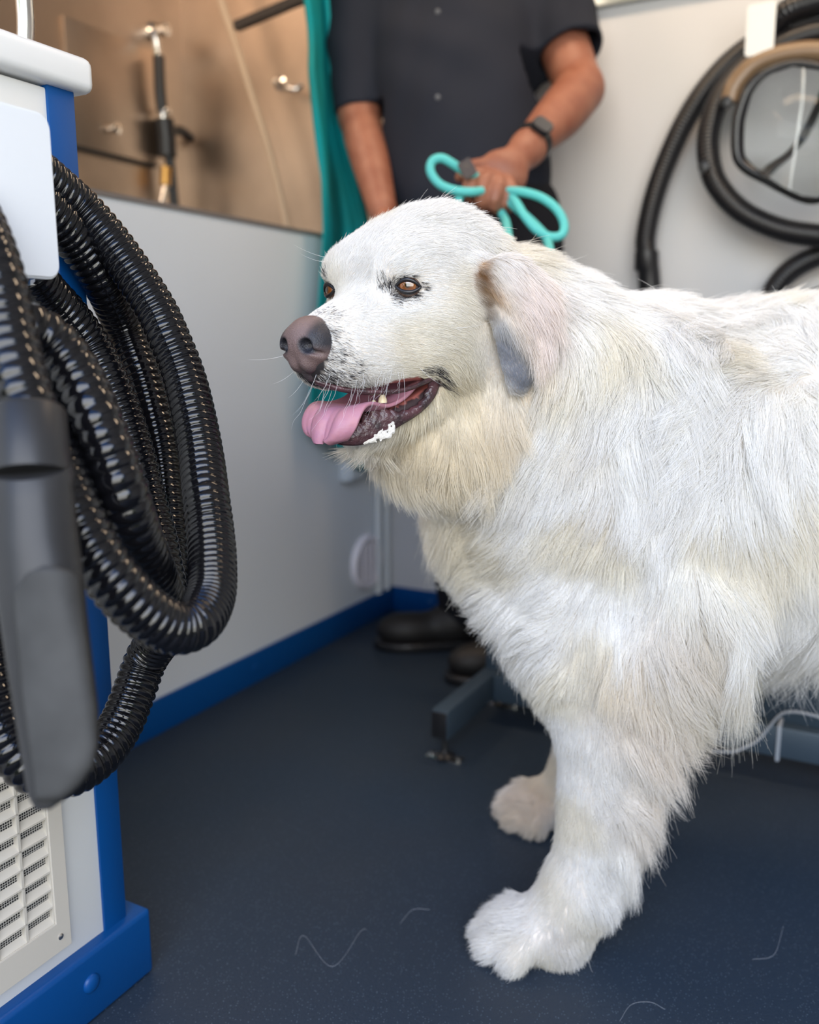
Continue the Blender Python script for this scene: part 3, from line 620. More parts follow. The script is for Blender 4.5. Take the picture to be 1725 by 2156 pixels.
# hair guides: image x, y, flow dx, dy, length mm, lift, clumping
GD = [
 (655, 660, 1, -.6, 3, .15, 0), (690, 640, 1, -.35, 5, .2, 0), (760, 590, 1, -.5, 8, .25, .1), (720, 520, .5, -1, 9, .35, .2), (800, 470, .9, -.7, 12, .4, .2), (870, 450, 1, -.5, 15, .9, .5), (950, 440, .8, -.5, 20, 1.1, .6), (1010, 460, .9, 0, 24, 1.0, .6),
 (700, 590, .2, -1, 7, .3, .1), (690, 560, 0, -1, 9, .5, .2), (850, 660, 1, .05, 10, .15, .1), (780, 740, 1, .25, 7, .15, .1), (720, 760, 1, .4, 5, .2, 0), (700, 790, .8, .7, 6, .3, .1), (660, 800, .4, 1, 6, .4, .1), (760, 815, .5, 1, 7, .4, .2), (840, 770, 1, .2, 8, .15, .1), (940, 700, 1, .3, 13, .2, .2), (960, 560, 1, .1, 13, .2, .2), (900, 500, 1, -.1, 12, .25, .2),
 (850, 560, .9, -.4, 8, .3, .2), (800, 600, -.3, -.9, 5, .2, .1), (905, 610, 1, .2, 7, .15, .1), (850, 640, .9, .4, 6, .15, .1), (970, 780, .7, .8, 22, .25, .4), (940, 860, .1, 1, 26, .3, .6), (1000, 640, 1, .6, 12, .2, .2),
 (1010, 545, .6, .8, 14, .3, .3), (1060, 590, .5, 1, 24, .25, .5), (1130, 620, .45, 1, 34, .3, .6), (1080, 680, .3, 1, 26, .2, .6), (1140, 700, .25, 1, 36, .25, .6), (1065, 770, .3, 1, 4, .1, .1), (1060, 720, .2, 1, 5, .1, .1), (1100, 800, .2, .6, 4, .2, .1), (1035, 660, .2, 1, 6, .1, .2),
 (1060, 480, 1, .1, 28, 1.0, .6), (1120, 500, 1, .2, 32, .9, .65), (1200, 540, 1, .3, 38, .8, .7), (1180, 600, 1, .8, 34, .3, .6), (1290, 570, 1, .35, 42, .5, .6), (1400, 610, .9, .3, 40, 1.0, .9), (1460, 640, 1, .5, 36, .8, .9), (1520, 630, .9, -.1, 38, 1.1, .95), (1600, 640, 1, .3, 40, 1.0, .95), (1660, 650, .8, -.1, 38, 1.1, .95), (1710, 650, 1, .3, 42, 1.0, .95),
 (1000, 880, .25, 1, 42, .3, .8), (900, 920, .15, 1, 36, .35, .8), (840, 950, -.1, 1, 46, .5, .8), (780, 935, -.2, 1, 34, .5, .7), (730, 935, .1, 1, 6, .5, .3), (690, 925, -.3, 1, 5, .5, .3), (660, 925, -.3, 1, 5, .5, .3), (710, 940, 0, 1, 5, .5, .3), (750, 940, .1, 1, 8, .5, .4), (950, 980, .15, 1, 44, .35, .8), (880, 1000, .3, 1, 40, .4, .8), (1050, 850, .0, 1, 44, .35, .85), (1100, 950, -.5, 1, 52, .35, .85), (1180, 780, -.1, 1, 48, .3, .85), (1200, 900, -.5, 1, 54, .35, .85),
 (1290, 750, -.1, 1, 54, .35, .9), (1300, 950, -.25, 1, 56, .35, .9), (1250, 1080, -.55, 1, 46, .35, .8), (1100, 1080, -.9, .8, 38, .35, .8), (1000, 1060, -.5, 1, 38, .4, .8), (950, 1100, -.7, .9, 36, 1.3, .85), (980, 1190, -1, .6, 34, 1.3, .85), (1060, 1180, -1, .6, 30, .35, .7), (1100, 1320, -1, .8, 32, 1.4, .85), (1060, 1280, -1, .7, 34, 1.4, .85), (1160, 1250, -.8, .8, 30, .35, .7), (1160, 1400, -.7, .9, 28, 1.2, .8),
 (1400, 700, .1, 1, 54, .4, .9), (1500, 700, -.7, .3, 48, .6, .95), (1560, 740, -.9, .5, 54, .45, .95), (1640, 760, -.9, .1, 50, .5, .95), (1690, 720, -.3, -.8, 44, .6, .9), (1420, 880, -.1, 1, 60, .35, .95), (1500, 860, -.6, 1, 60, .35, .95), (1600, 900, -.2, 1, 64, .35, .95), (1700, 860, .6, 1, 66, .35, .95), (1420, 1080, .15, 1, 58, .35, .9), (1560, 1100, .1, 1, 66, .35, .95), (1700, 1080, .5, 1, 66, .35, .95), (1450, 1250, .5, 1, 60, .35, .9), (1600, 1280, -.3, 1, 66, .35, .95), (1700, 1300, -.3, 1, 64, .35, .95), (1600, 1390, .05, 1, 100, .4, .85), (1700, 1390, .05, 1, 100, .4, .85), (1520, 1370, .1, 1, 92, .45, .85),
 (1250, 1220, -.5, 1, 36, .3, .7), (1230, 1380, -.15, 1, 28, .25, .5), (1340, 1250, -.1, 1, 50, .35, .85), (1330, 1380, .25, 1, 56, .35, .8), (1400, 1400, .5, 1, 72, .45, .9), (1440, 1430, .7, 1, 74, .5, .92),
 (1220, 1500, .05, 1, 16, .2, .3), (1215, 1620, .05, 1, 14, .2, .3), (1215, 1750, .05, 1, 13, .2, .2), (1200, 1860, -.2, 1, 12, .2, .2), (1290, 1500, .2, 1, 26, .25, .5), (1290, 1620, .25, 1, 24, .25, .5), (1270, 1750, .2, 1, 20, .25, .4), (1250, 1860, .3, 1, 20, .3, .5),
 (1370, 1520, .9, .9, 74, .6, .95), (1355, 1600, .9, .9, 70, .65, .95), (1345, 1680, .9, 1.0, 62, .65, .95), (1330, 1760, .8, 1, 56, .65, .92), (1310, 1830, .7, 1, 40, .6, .8), (1285, 1890, .5, 1, 30, .5, .7), (1250, 1930, .3, 1, 20, .4, .5),
 (1150, 1930, -.6, .7, 12, .25, .2), (1080, 1950, -1, -.1, 19, .7, .6), (1040, 1975, -1, .3, 17, .6, .6), (1060, 2020, -.6, .9, 15, .5, .5), (1120, 2010, -.4, 1, 15, .25, .4), (1170, 2040, -.1, 1, 20, .6, .7), (1210, 2000, .3, 1, 22, .6, .7), (1180, 1960, .1, 1, 14, .2, .3),
 (1140, 1670, 0, 1, 14, .3, .3), (1100, 1690, -.8, -.2, 24, 1.0, .9), (1080, 1710, -.8, .4, 20, .8, .9), (1120, 1740, -.3, 1, 18, .6, .9),
]
GP = np.array([near_pt(g[0], g[1]) for g in GD]); GV = np.array([[g[2], 0, -g[3]] for g in GD]); GV /= np.linalg.norm(GV, axis=1, keepdims=True); GX = np.array([[g[4] / 1000, g[5], g[6]] for g in GD])
GALL = np.hstack([GV, GX])
def idw(P, K, A, pw=3.0, ch=20000):
    out = np.zeros((len(P), A.shape[1])); k2 = (K ** 2).sum(1)
    for i in range(0, len(P), ch):
        p = P[i:i + ch]; d2 = (p ** 2).sum(1)[:, None] - 2 * p @ K.T + k2[None]; w = 1 / (np.maximum(d2, 1e-5) ** pw + 1e-18); w /= w.sum(1, keepdims=True); out[i:i + ch] = w @ A
    return out
# colour patches: image x, y, radius in m, colour, strength, share of dark hairs
WHITE = np.array([.955, .938, .905])
CB = [
 (900, 930, .050, (.84, .72, .50), .75), (830, 950, .030, (.82, .74, .58), .7), (1000, 900, .045, (.84, .74, .55), .6), (880, 1000, .040, (.84, .77, .64), .6), (960, 1010, .045, (.86, .78, .62), .5), (1050, 850, .035, (.84, .74, .58), .6), (980, 1120, .04, (.86, .80, .68), .4),
 (1120, 620, .040, (.92, .80, .73), .7), (1130, 690, .036, (.92, .82, .77), .6), (1010, 575, .0075, (.30, .15, .06), 1.0), (1013, 600, .008, (.26, .16, .09), 1.0), (1022, 630, .0075, (.26, .19, .14), 1.0), (1036, 665, .006, (.30, .27, .25), .9), (1012, 555, .006, (.62, .40, .22), .9), (1030, 605, .008, (.70, .48, .30), .6), (1034, 655, .006, (.42, .36, .32), .8),
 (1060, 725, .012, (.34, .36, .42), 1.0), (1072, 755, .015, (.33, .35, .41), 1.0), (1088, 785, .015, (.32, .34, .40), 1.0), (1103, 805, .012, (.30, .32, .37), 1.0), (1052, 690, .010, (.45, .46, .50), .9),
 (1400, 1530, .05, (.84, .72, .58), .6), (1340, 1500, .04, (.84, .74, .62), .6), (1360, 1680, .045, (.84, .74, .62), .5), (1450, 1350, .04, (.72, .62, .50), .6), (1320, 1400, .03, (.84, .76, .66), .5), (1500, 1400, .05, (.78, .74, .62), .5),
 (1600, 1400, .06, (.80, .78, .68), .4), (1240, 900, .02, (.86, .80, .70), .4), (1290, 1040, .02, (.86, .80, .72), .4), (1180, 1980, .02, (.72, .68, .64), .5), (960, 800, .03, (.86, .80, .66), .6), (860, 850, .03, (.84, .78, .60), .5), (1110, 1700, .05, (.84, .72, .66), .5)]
DK = [
 (655, 800, .018, .95), (690, 795, .014, .7), (690, 830, .012, .75), (640, 790, .014, .9), (700, 700, .008, .35), (712, 745, .011, .45), (735, 790, .014, .30), (760, 815, .010, .30), (700, 665, .009, .22), (680, 655, .009, .22),
 (820, 602, .0050, .85), (808, 606, .0045, .6), (888, 600, .0030, 1.0), (897, 606, .0022, 1.0), (845, 584, .0026, .8), (865, 584, .0026, .8), (835, 588, .004, .5), (850, 622, .0055, .95), (832, 620, .0050, .8), (872, 618, .005, .9), (838, 636, .006, .28), (812, 592, .006, .35),
 (683, 592, .007, .8), (690, 585, .005, .6), (690, 618, .004, .8),
 (915, 775, .0045, .95), (928, 790, .0045, .95), (930, 810, .0035, .9), (895, 780, .0040, .7)]
SPOT = [(737, 768, .0010), (756, 767, .0011), (775, 769, .0010), (725, 745, .0009), (745, 752, .0008), (716, 762, .0009), (752, 785, .0009), (735, 790, .0010), (770, 790, .0009)]
CP_ = np.array([near_pt(c[0], c[1]) for c in CB]); DP_ = np.array([near_pt(c[0], c[1]) for c in DK]); SP_ = np.array([near_pt(c[0], c[1]) for c in SPOT])
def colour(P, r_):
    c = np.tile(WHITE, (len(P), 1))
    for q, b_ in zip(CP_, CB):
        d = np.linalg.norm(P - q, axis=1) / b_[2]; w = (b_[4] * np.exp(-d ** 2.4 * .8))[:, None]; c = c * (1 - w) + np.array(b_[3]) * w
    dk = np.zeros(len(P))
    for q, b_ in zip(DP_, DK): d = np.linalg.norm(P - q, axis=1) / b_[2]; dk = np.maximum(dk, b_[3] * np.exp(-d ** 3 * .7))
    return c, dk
def seg_d(P, pl):
    best = np.full(len(P), 9.0)
    for a, b_ in zip(pl[:-1], pl[1:]):
        a = np.array(a); b_ = np.array(b_); ab_ = b_ - a; t = np.clip(((P - a) @ ab_) / (ab_ @ ab_), 0, 1); best = np.minimum(best, np.linalg.norm(P - a - t[:, None] * ab_, axis=1))
    return best
LIc = [a.lerp(b_, .75) for a, b_ in zip(LO, [LI[0], LI[1], LI[2], LI[3], LI[5], LI[6], LI[8], LI[9], LI[10], LI[11]])]
# skin colours: coat colour darkened as painted shade between locks, black lips/eye rims, red mouth lining
qq = DV - np.array(HE); F3, L3, U3 = qq @ np.array(HF), qq @ np.array(HL), qq @ np.array(HU)
def axis_d(f, l, u): t = np.clip((f + .030) / .105, 0, 1); return (u - (-.091 - .031 * t)) / (.0085 + .0105 * t + .0035)
inm = (F3 > -.040) & (F3 < .085) & (np.abs(L3) < .0525) & (np.abs(axis_d(F3, L3, U3)) < 1.0)
c0_, dk0 = colour(DV, None); sk = c0_ * np.array([.74, .68, .62])
sk = sk * (1 - dk0[:, None]) + np.array([.025, .023, .026]) * dk0[:, None]
sk[inm] = np.array([.42, .13, .11]); sk[(seg_d(DV, LIc) < .0095) & (F3 > -.06)] = [.035, .018, .020]; dn = np.linalg.norm(DV - np.array(Hd(.092, 0, -.060)), axis=1); sk[dn < .026] = [.02, .017, .018]
body.data.color_attributes.remove(body.data.color_attributes['col']); set_color(body, sk)
# densities
tri = np.vstack([DF[:, [0, 1, 2]], DF[:, [0, 2, 3]]]); TA, TB, TC = DV[tri[:, 0]], DV[tri[:, 1]], DV[tri[:, 2]]
ar = np.linalg.norm(np.cross(TB - TA, TC - TA), axis=1) / 2; cen = (TA + TB + TC) / 3; tn = DN[tri[:, 0]]
vw = np.array(CAMP) - cen; vw /= np.linalg.norm(vw, axis=1, keepdims=True); fc = (tn * vw).sum(1)
hq = cen - np.array(HE); hf = hq @ np.array(HF)
head = (hf > -.10) & (cen[:, 2] > .62) & (cen[:, 0] < .14)
wt = np.where(fc > -.25, 1.0, .22) * np.where(cen[:, 0] > .66, .12, 1.0) * np.where(head, 3.2, 1.0) * np.where((cen[:, 2] < .36) & (cen[:, 0] < .6), 1.6, 1.0)
lowz = cen[:, 2] < .008; tin = inm[tri].any(1)
# bare zones: nose pad, eyes, mouth, lips
bare = lowz | tin | (np.linalg.norm(cen - np.array(Hd(.094, 0, -.060)), axis=1) < .0255)
for s_, c in zip((1, -1), EYEC):
    e = cen - np.array(c); ef, el, eu = e @ np.array(HF), e @ np.array(HL), e @ np.array(HU); tx = el * s_ * .8 - ef * .6
    bare |= ((tx / .0125) ** 2 + ((eu + .0005) / .0075) ** 2 < 1) & (np.linalg.norm(e, axis=1) < .03)
LM = [a.lerp(b_, .5) for a, b_ in zip(LO, [LI[0], LI[1], LI[2], LI[3], LI[5], LI[6], LI[8], LI[9], LI[10], LI[11]])]
bare |= (seg_d(cen, LM) < .0085) & (hf > -.06)
wt[bare] = 0
NS = 430000
pa = ar * wt; pa /= pa.sum(); ti = rng.choice(len(tri), NS, p=pa); u1, u2 = rng.rand(NS), rng.rand(NS); fl = u1 + u2 > 1; u1[fl] = 1 - u1[fl]; u2[fl] = 1 - u2[fl]
P = TA[ti] + (TB[ti] - TA[ti]) * u1[:, None] + (TC[ti] - TA[ti]) * u2[:, None]
Nn = DN[tri[ti, 0]] * (1 - u1 - u2)[:, None] + DN[tri[ti, 1]] * u1[:, None] + DN[tri[ti, 2]] * u2[:, None]; Nn /= np.linalg.norm(Nn, axis=1, keepdims=True)
# mirror the far half onto the near half when reading the guides (body symmetry plane y = 1.10)
def fields(P):
    M = P.copy(); far = (M[:, 1] > 1.14) & (M[:, 0] > .30) | (M[:, 1] > 1.14) & (M[:, 2] > .30) & (M[:, 2] < .6); M[far, 1] = 2.20 - M[far, 1]
    return idw(M, GP, GALL)
def snoise(P, sc, seed):
    rs = np.random.RandomState(seed); t = 0
    for j in range(6): w = rs.normal(size=3) * sc; t = t + np.sin(P @ w + rs.uniform(0, 6.28))
    return t / 2.45
def flow(P, Nn, A):
    T = A[:, :3].copy(); k = np.clip(A[:, 3:4] / .06, 0, 1)
    T[:, 0:1] += .42 * k * snoise(P, 42, 1)[:, None]; T[:, 2:3] += .30 * k * snoise(P, 38, 2)[:, None]; T[:, 1:2] += .2 * k * snoise(P, 40, 5)[:, None]
    T = T - Nn * (T * Nn).sum(1, keepdims=True); return T / (np.linalg.norm(T, axis=1, keepdims=True) + 1e-6)
A = fields(P); T = flow(P, Nn, A)
Ln = A[:, 3]; lift = A[:, 4]; cl = np.clip(A[:, 5], 0, 1)
# clumps
NCL = 16000; ci = rng.choice(NS, NCL, replace=False); order = ci[np.argsort(Ln[ci])]
from mathutils.kdtree import KDTree
kd = KDTree(NCL)
for k, i in enumerate(ci): kd.insert(P[i].tolist(), k)
kd.balance()
cid = np.array([kd.find(p)[1] for p in P.tolist()])
kd2 = KDTree(2600)
for k, i in enumerate(ci[:2600]): kd2.insert(P[i].tolist(), k)
kd2.balance(); c2 = np.array([kd2.find(P[i].tolist())[1] for i in ci])
NP_ = 7; tt = np.linspace(0, 1, NP_)
def curve(P, N_, T_, L_, lf, jit, seed, wave=None):
    rs = np.random.RandomState(seed); n = len(P); up = np.array([0, 0, -1.0]); j = rs.normal(size=(n, 3)) * jit
    g = np.clip((L_ - .02) / .05, 0, 1)[:, None]; out = np.zeros((n, NP_, 3)); side = np.cross(N_, T_); ph = rs.uniform(0, 6.28, n) if wave is None else wave
    for i, t in enumerate(tt):
        d = T_ * t + N_ * (lf[:, None] * (t - .45 * t * t)) + up * (.28 * g * t * t) + j * t * t + side * (g * .075 * np.sin(ph + 6.0 * t)[:, None] * t)
        out[:, i] = P + d * L_[:, None] + N_ * 0.0003
    return out
lr = rng.uniform(.62, 1.08, NS) * (1 + .18 * np.clip(Ln / .06, 0, 1) * snoise(P, 30, 7)); L_ = Ln * lr
cw = np.random.RandomState(5).uniform(0, 6.28, NCL); big = ci[c2]
wav = cw[c2]
# clump centre curves follow bigger locks
Tc = T[ci] * .55 + T[big] * .45; Tc -= Nn[ci] * (Tc * Nn[ci]).sum(1, keepdims=True); Tc /= np.linalg.norm(Tc, axis=1, keepdims=True) + 1e-6
CC = curve(P[ci], Nn[ci], Tc, Ln[ci] * 1.02, lift[ci] * 1.0, .10, 21, wav)
CBg = CC[c2]; kk = (np.clip(cl[ci], 0, 1)[:, None] * .55 * tt[None] ** 1.6)[:, :, None]
off2 = np.linalg.norm(P[ci] - P[ci][c2], axis=1)
kk = kk * (off2 < .016)[:, None, None]; CC = CC * (1 - kk) + (CBg + (P[ci] - P[ci][c2])[:, None, :] * .35) * kk
OWN = curve(P, Nn, T, L_, lift, .13, 22, wav[cid] + rng.normal(size=NS) * .5)
offv = P - P[ci][cid]; ok = np.linalg.norm(offv, axis=1) < .010
kk = ((cl * .92 * ok)[:, None] * (tt[None] ** 1.1))[:, :, None] * rng.uniform(.55, 1, NS)[:, None, None]
CT = CC[cid]; # shorten along the clump curve to own length
ratio = np.clip(L_ / np.maximum(Ln[ci][cid], 1e-4), .3, 1.15)
CT = P[ci][cid][:, None, :] + (CT - P[ci][cid][:, None, :]) * ratio[:, None, None]
PT = OWN * (1 - kk) + (CT + offv[:, None, :] * .25) * kk
fly = rng.rand(NS) < .012; PT[fly] = P[fly][:, None, :] + (PT[fly] - P[fly][:, None, :]) * 1.2 + rng.normal(size=(fly.sum(), 1, 3)) * .006 * (tt ** 2)[None, :, None] * np.clip(L_[fly] / .03, .2, 1)[:, None, None]
PT[:, :, 2] = np.maximum(PT[:, :, 2], .0012)
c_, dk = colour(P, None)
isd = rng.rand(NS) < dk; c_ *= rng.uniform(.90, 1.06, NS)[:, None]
c_ = c_ * (1 - .10 * np.clip(snoise(P, 28, 9), 0, 1)[:, None] * np.array([.5, .8, 1.6]))
c_ *= np.random.RandomState(8).uniform(.88, 1.04, NCL)[cid][:, None] ** (np.clip(Ln / .03, .3, 1)[:, None]); hm = np.clip((Ln - .012) / .03, 0, 1)[:, None]; c_ = np.minimum(c_ * (.885 + .13 * hm), .97)  # short face hair darkened, longer coat lightened, to balance the light on them
c_[isd] = np.array([.030, .028, .032]) * rng.uniform(.6, 2.2, isd.sum())[:, None]
for q, b_ in zip(SP_, SPOT): c_[np.linalg.norm(P - q, axis=1) < b_[2]] = [.03, .03, .035]
rad0 = np.where(Ln < .018, .00016, .00020)
m_fur = attr_mat('coat_hair', 'col', rough=0.55, spec=0.25, trans=0.34)
def curves_obj(name, PT, rad, cols, m, label=None):
    n, k, _ = PT.shape; cu = bpy.data.hair_curves.new(name); cu.add_curves([k] * n)
    cu.attributes['position'].data.foreach_set('vector', PT.astype(np.float32).ravel())
    ra = cu.attributes.get('radius') or cu.attributes.new('radius', 'FLOAT', 'POINT'); ra.data.foreach_set('value', rad.astype(np.float32).ravel())
    ca = cu.attributes.new('col', 'FLOAT_COLOR', 'CURVE'); ca.data.foreach_set('color', np.c_[cols, np.ones(n)].astype(np.float32).ravel())
    cu.materials.append(m); o = bpy.data.objects.new(name, cu); COL.objects.link(o); o.parent = dog; o.matrix_parent_inverse = Matrix.Translation(dog.location).inverted()
    if label: o['label'] = label
    return o
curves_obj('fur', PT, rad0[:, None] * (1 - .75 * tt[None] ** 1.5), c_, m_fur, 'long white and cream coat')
# whiskers
wp = []; rs = random.Random(3)
for k in range(30):
    x = rs.uniform(650, 850); y = 812 + rs.uniform(-30, 8) - max(0, x - 790) * .35; q, n_ = snap(x, y)
    if n_ is None: continue
    d = (Vector((-.25 + rs.uniform(-.3, .3), -.35, -1)) + n_ * .7).normalized(); L0 = rs.uniform(.018, .045)
    wp.append([[*(q + d * L0 * t + Vector((-.012 * t * t * rs.uniform(.5, 1), 0, -.004 * t * t)))] for t in tt])
for x, y, dx, dy, L0 in ((690, 540, -1, -.12, .035), (692, 552, -1, .0, .028), (610, 745, -1, .35, .04), (620, 780, -.8, .8, .03), (640, 800, -.6, 1, .03), (690, 930, -.2, 1, .022), (700, 932, .1, 1, .026), (730, 934, .1, 1, .022), (950, 690, 1, .05, .04), (880, 770, .8, .9, .035)):
    q = near_pt(x, y); q = Vector(q); wp.append([[*(q + Vector((dx, -.15, -dy)).normalized() * L0 * t + Vector((0, 0, .008 * t * t)))] for t in tt])
wp = np.array(wp); curves_obj('whiskers', wp, np.tile(.00014 * (1 - .8 * tt), (len(wp), 1)), np.tile([[.85, .85, .85]], (len(wp), 1)), m_fur, 'long white whiskers')
# ================================================================== person behind the dog
m_psk = mat('arm_skin', (0.31, 0.125, 0.075), 0.5, var_col=(0.24, 0.085, 0.05), vscale=25, bump=0.2, bscale=120, sss=0.08)
m_shirt = mat('shirt_cloth', (0.020, 0.023, 0.034), 0.85, spec=0.2, var=0.15, vscale=4, sheen=0.0)
m_pant = mat('trouser_cloth', (0.012, 0.012, 0.016), 0.8, spec=0.2)
m_shoe = mat('shoe_leather', (0.010, 0.009, 0.009), 0.55)
per = empty('person', (0.12, 2.02, 0)); tag(per, 'person in dark grey short sleeved shirt and black trousers holding a teal leash', 'person')
S = Solid((-0.32, 1.50, 0.55), (0.56, 2.22, 1.86), 0.004)
sh_r = D(745, -95, 1.93); el_r = D(757, 245, 1.93); wr_r = D(805, 440, 1.83); ha_r = D(815, 490, 1.80)
sh_l = D(1120, -95, 1.93); el_l = D(1222, 190, 1.84); wr_l = D(1112, 312, 1.645); hd_l = D(1052, 372, 1.585)
S.ell(D(940, 10, 1.93), (.165, .10, .22), None, .04); S.ell(D(975, 330, 1.93), (.15, .10, .22), None, .06)
S.chain([(sh_r, .055), (el_r, .044)], .02); S.chain([(el_r, .043), (el_r.lerp(wr_r, .35), .043), (wr_r, .030)], .015); S.ell(ha_r, (.035, .022, .045), None, .02)
for k in range(4): S.chain([(ha_r + Vector((-.024 + .016 * k, 0, -.02)), .009), (ha_r + Vector((-.026 + .017 * k, -.008, -.065)), .008), (ha_r + Vector((-.024 + .016 * k, -.022, -.09)), .007)], .004)
S.chain([(ha_r + Vector((-.03, -.01, .01)), .011), (ha_r + Vector((-.045, -.025, -.035)), .009)], .006)
S.chain([(sh_l, .062), (el_l + Vector((-.004, .02, .02)), .049)], .02); S.chain([(el_l, .050), (el_l.lerp(wr_l, .4) + Vector((0, 0, -.004)), .047), (el_l.lerp(wr_l, .75), .037), (wr_l, .030)], .015)
S.chain([(wr_l, .029), (wr_l.lerp(hd_l, .55), .030)], .02)
S.ell(hd_l.lerp(wr_l, .15), (.044, .028, .036), rotM(0, .55, 0), .018)
KN = [D(995, 368, 1.565), D(1022, 378, 1.555), D(1050, 390, 1.555), D(1077, 398, 1.565)]
PI_ = [D(987, 408, 1.565), D(1012, 422, 1.555), D(1040, 428, 1.555), D(1066, 427, 1.565)]
TI_ = [D(1003, 428, 1.60), D(1026, 440, 1.595), D(1050, 443, 1.595), D(1070, 438, 1.60)]
for k in range(4):
    S.chain([(hd_l.lerp(KN[k], .45), .0125), (KN[k], .0128), (PI_[k], .0112), (TI_[k], .0100), (TI_[k] + Vector((0.004, .022, .012)), .0085)], .0045)
S.chain([(hd_l + Vector((-.018, .004, .020)), .014), (D(990, 352, 1.60), .0125), (D(976, 362, 1.585), .0108), (D(968, 374, 1.578), .0085)], .006)
# neck and head (above the frame)
hdp = D(935, -330, 1.95)
S.chain([(D(935, -60, 1.95), .07), (D(935, -200, 1.95), .056)], .03); S.ell(hdp, (.075, .095, .115), None, .03); S.ell(hdp + Vector((0, -.03, -.06)), (.055, .06, .06), None, .03)
S.cap(hdp + Vector((0, -.095, .01)), hdp + Vector((0, -.115, -.025)), .010, .015, .012)
for s_ in (-1, 1):
    S.ell(hdp + Vector((s_ * .078, .0, -.01)), (.010, .02, .032), None, .008); S.ell(hdp + Vector((s_ * .032, -.092, .012)), (.014, .010, .009), None, .006, 'sub')
S.cap(hdp + Vector((-.022, -.098, -.062)), hdp + Vector((.022, -.098, -.062)), .003, .003, .004, 'sub')
V, Fq = S.mesh(); np_mesh('body', V, Fq, m_psk, per)
S = Solid(hdp - Vector((.12, .14, .1)), hdp + Vector((.12, .14, .16)), 0.004)
S.ell(hdp + Vector((0, .012, .018)), (.083, .098, .112), None, .01); S.ell(hdp + Vector((0, -.10, -.045)), (.09, .075, .085), None, .01, 'sub')
V, Fq = S.mesh(); np_mesh('hair', V, Fq, mat('short_hair', (.05, .045, .04), .8, bump=.6, bscale=200), per)
# shirt
S = Solid((-0.36, 1.70, 0.80), (0.60, 2.24, 1.66), 0.005)
S.ell(D(948, -10, 1.93), (.200, .135, .230), None, .04); S.ell(D(965, 180, 1.915), (.182, .145, .20), None, .08); S.ell(D(985, 380, 1.93), (.178, .138, .20), None, .08)
S.cap(D(830, -105, 1.93), D(1040, -105, 1.93), .075, .075, .04)
def sleeve(a, b_, ra, rb, k):
    S.cap(a, b_, ra, rb, k); n = (b_ - a).normalized(); return b_, n
sl_l = D(1200, 112, 1.87); sl_r = D(757, 236, 1.93)
S.chain([(sh_l + Vector((-.03, 0, 0)), .085), (sh_l.lerp(sl_l, .5), .080), (sl_l, .074)], .035)
S.chain([(sh_r + Vector((.03, 0, 0)), .080), (sh_r.lerp(sl_r, .5), .066), (sl_r, .052)], .03)
nl_ = (sl_l - sh_l).normalized(); nr_ = (sl_r - sh_r).normalized()
g = np.meshgrid(*[S.lo[k] + S.h * np.arange(S.n[k], dtype=np.float32) for k in range(3)], indexing='ij')
for c_s, n_s, rr in ((sl_l, nl_, .13), (sl_r, nr_, .085)):   # open sleeve ends
    dp = sum((g[i] - c_s[i]) * n_s[i] for i in range(3)); dr = np.sqrt(sum((g[i] - c_s[i]) ** 2 for i in range(3)))
    S.d = np.where(dr < rr, np.maximum(S.d, dp), S.d)
S.cap(sl_l - nl_ * .05, sl_l + nl_ * .06, .062, .068, .004, 'sub'); S.cap(sl_r - nr_ * .05, sl_r + nr_ * .06, .040, .047, .004, 'sub')
# creases: shallow drags across belly and sleeves
t1 = np.sin(g[0] * 26 + g[2] * 46 + 1.5 * np.sin(g[2] * 14)) * np.sin(g[0] * 9 + 1) + .8 * np.sin(g[0] * 60 - g[2] * 30 + 2 * np.sin(g[0] * 20)) * np.sin(g[2] * 17)
S.d += (.0022 * t1).astype(np.float32); del g
V, Fq = S.mesh(); np_mesh('shirt', V, Fq, m_shirt, per, 'dark grey short sleeved shirt')
# placket and button
pl = [D(921 + 1.5 * math.sin(y / 80), y, 1.766 + .00004 * y) for y in range(-60, 470, 30)]
for yb in (25, 205, 385):
    c = D(922, yb, 1.76)
    q = BVHTree.FromPolygons(V.tolist(), Fq.tolist()).ray_cast(CAMP, ray(922, yb).normalized())
    if q[0] is not None: lathe('button', q[0], -ray(922, yb).normalized(), [(.0055, -.001), (.0055, .0015), (.004, .0025), (0, .002)], mat('button_grey', (.10, .10, .11), .4), per, 16)
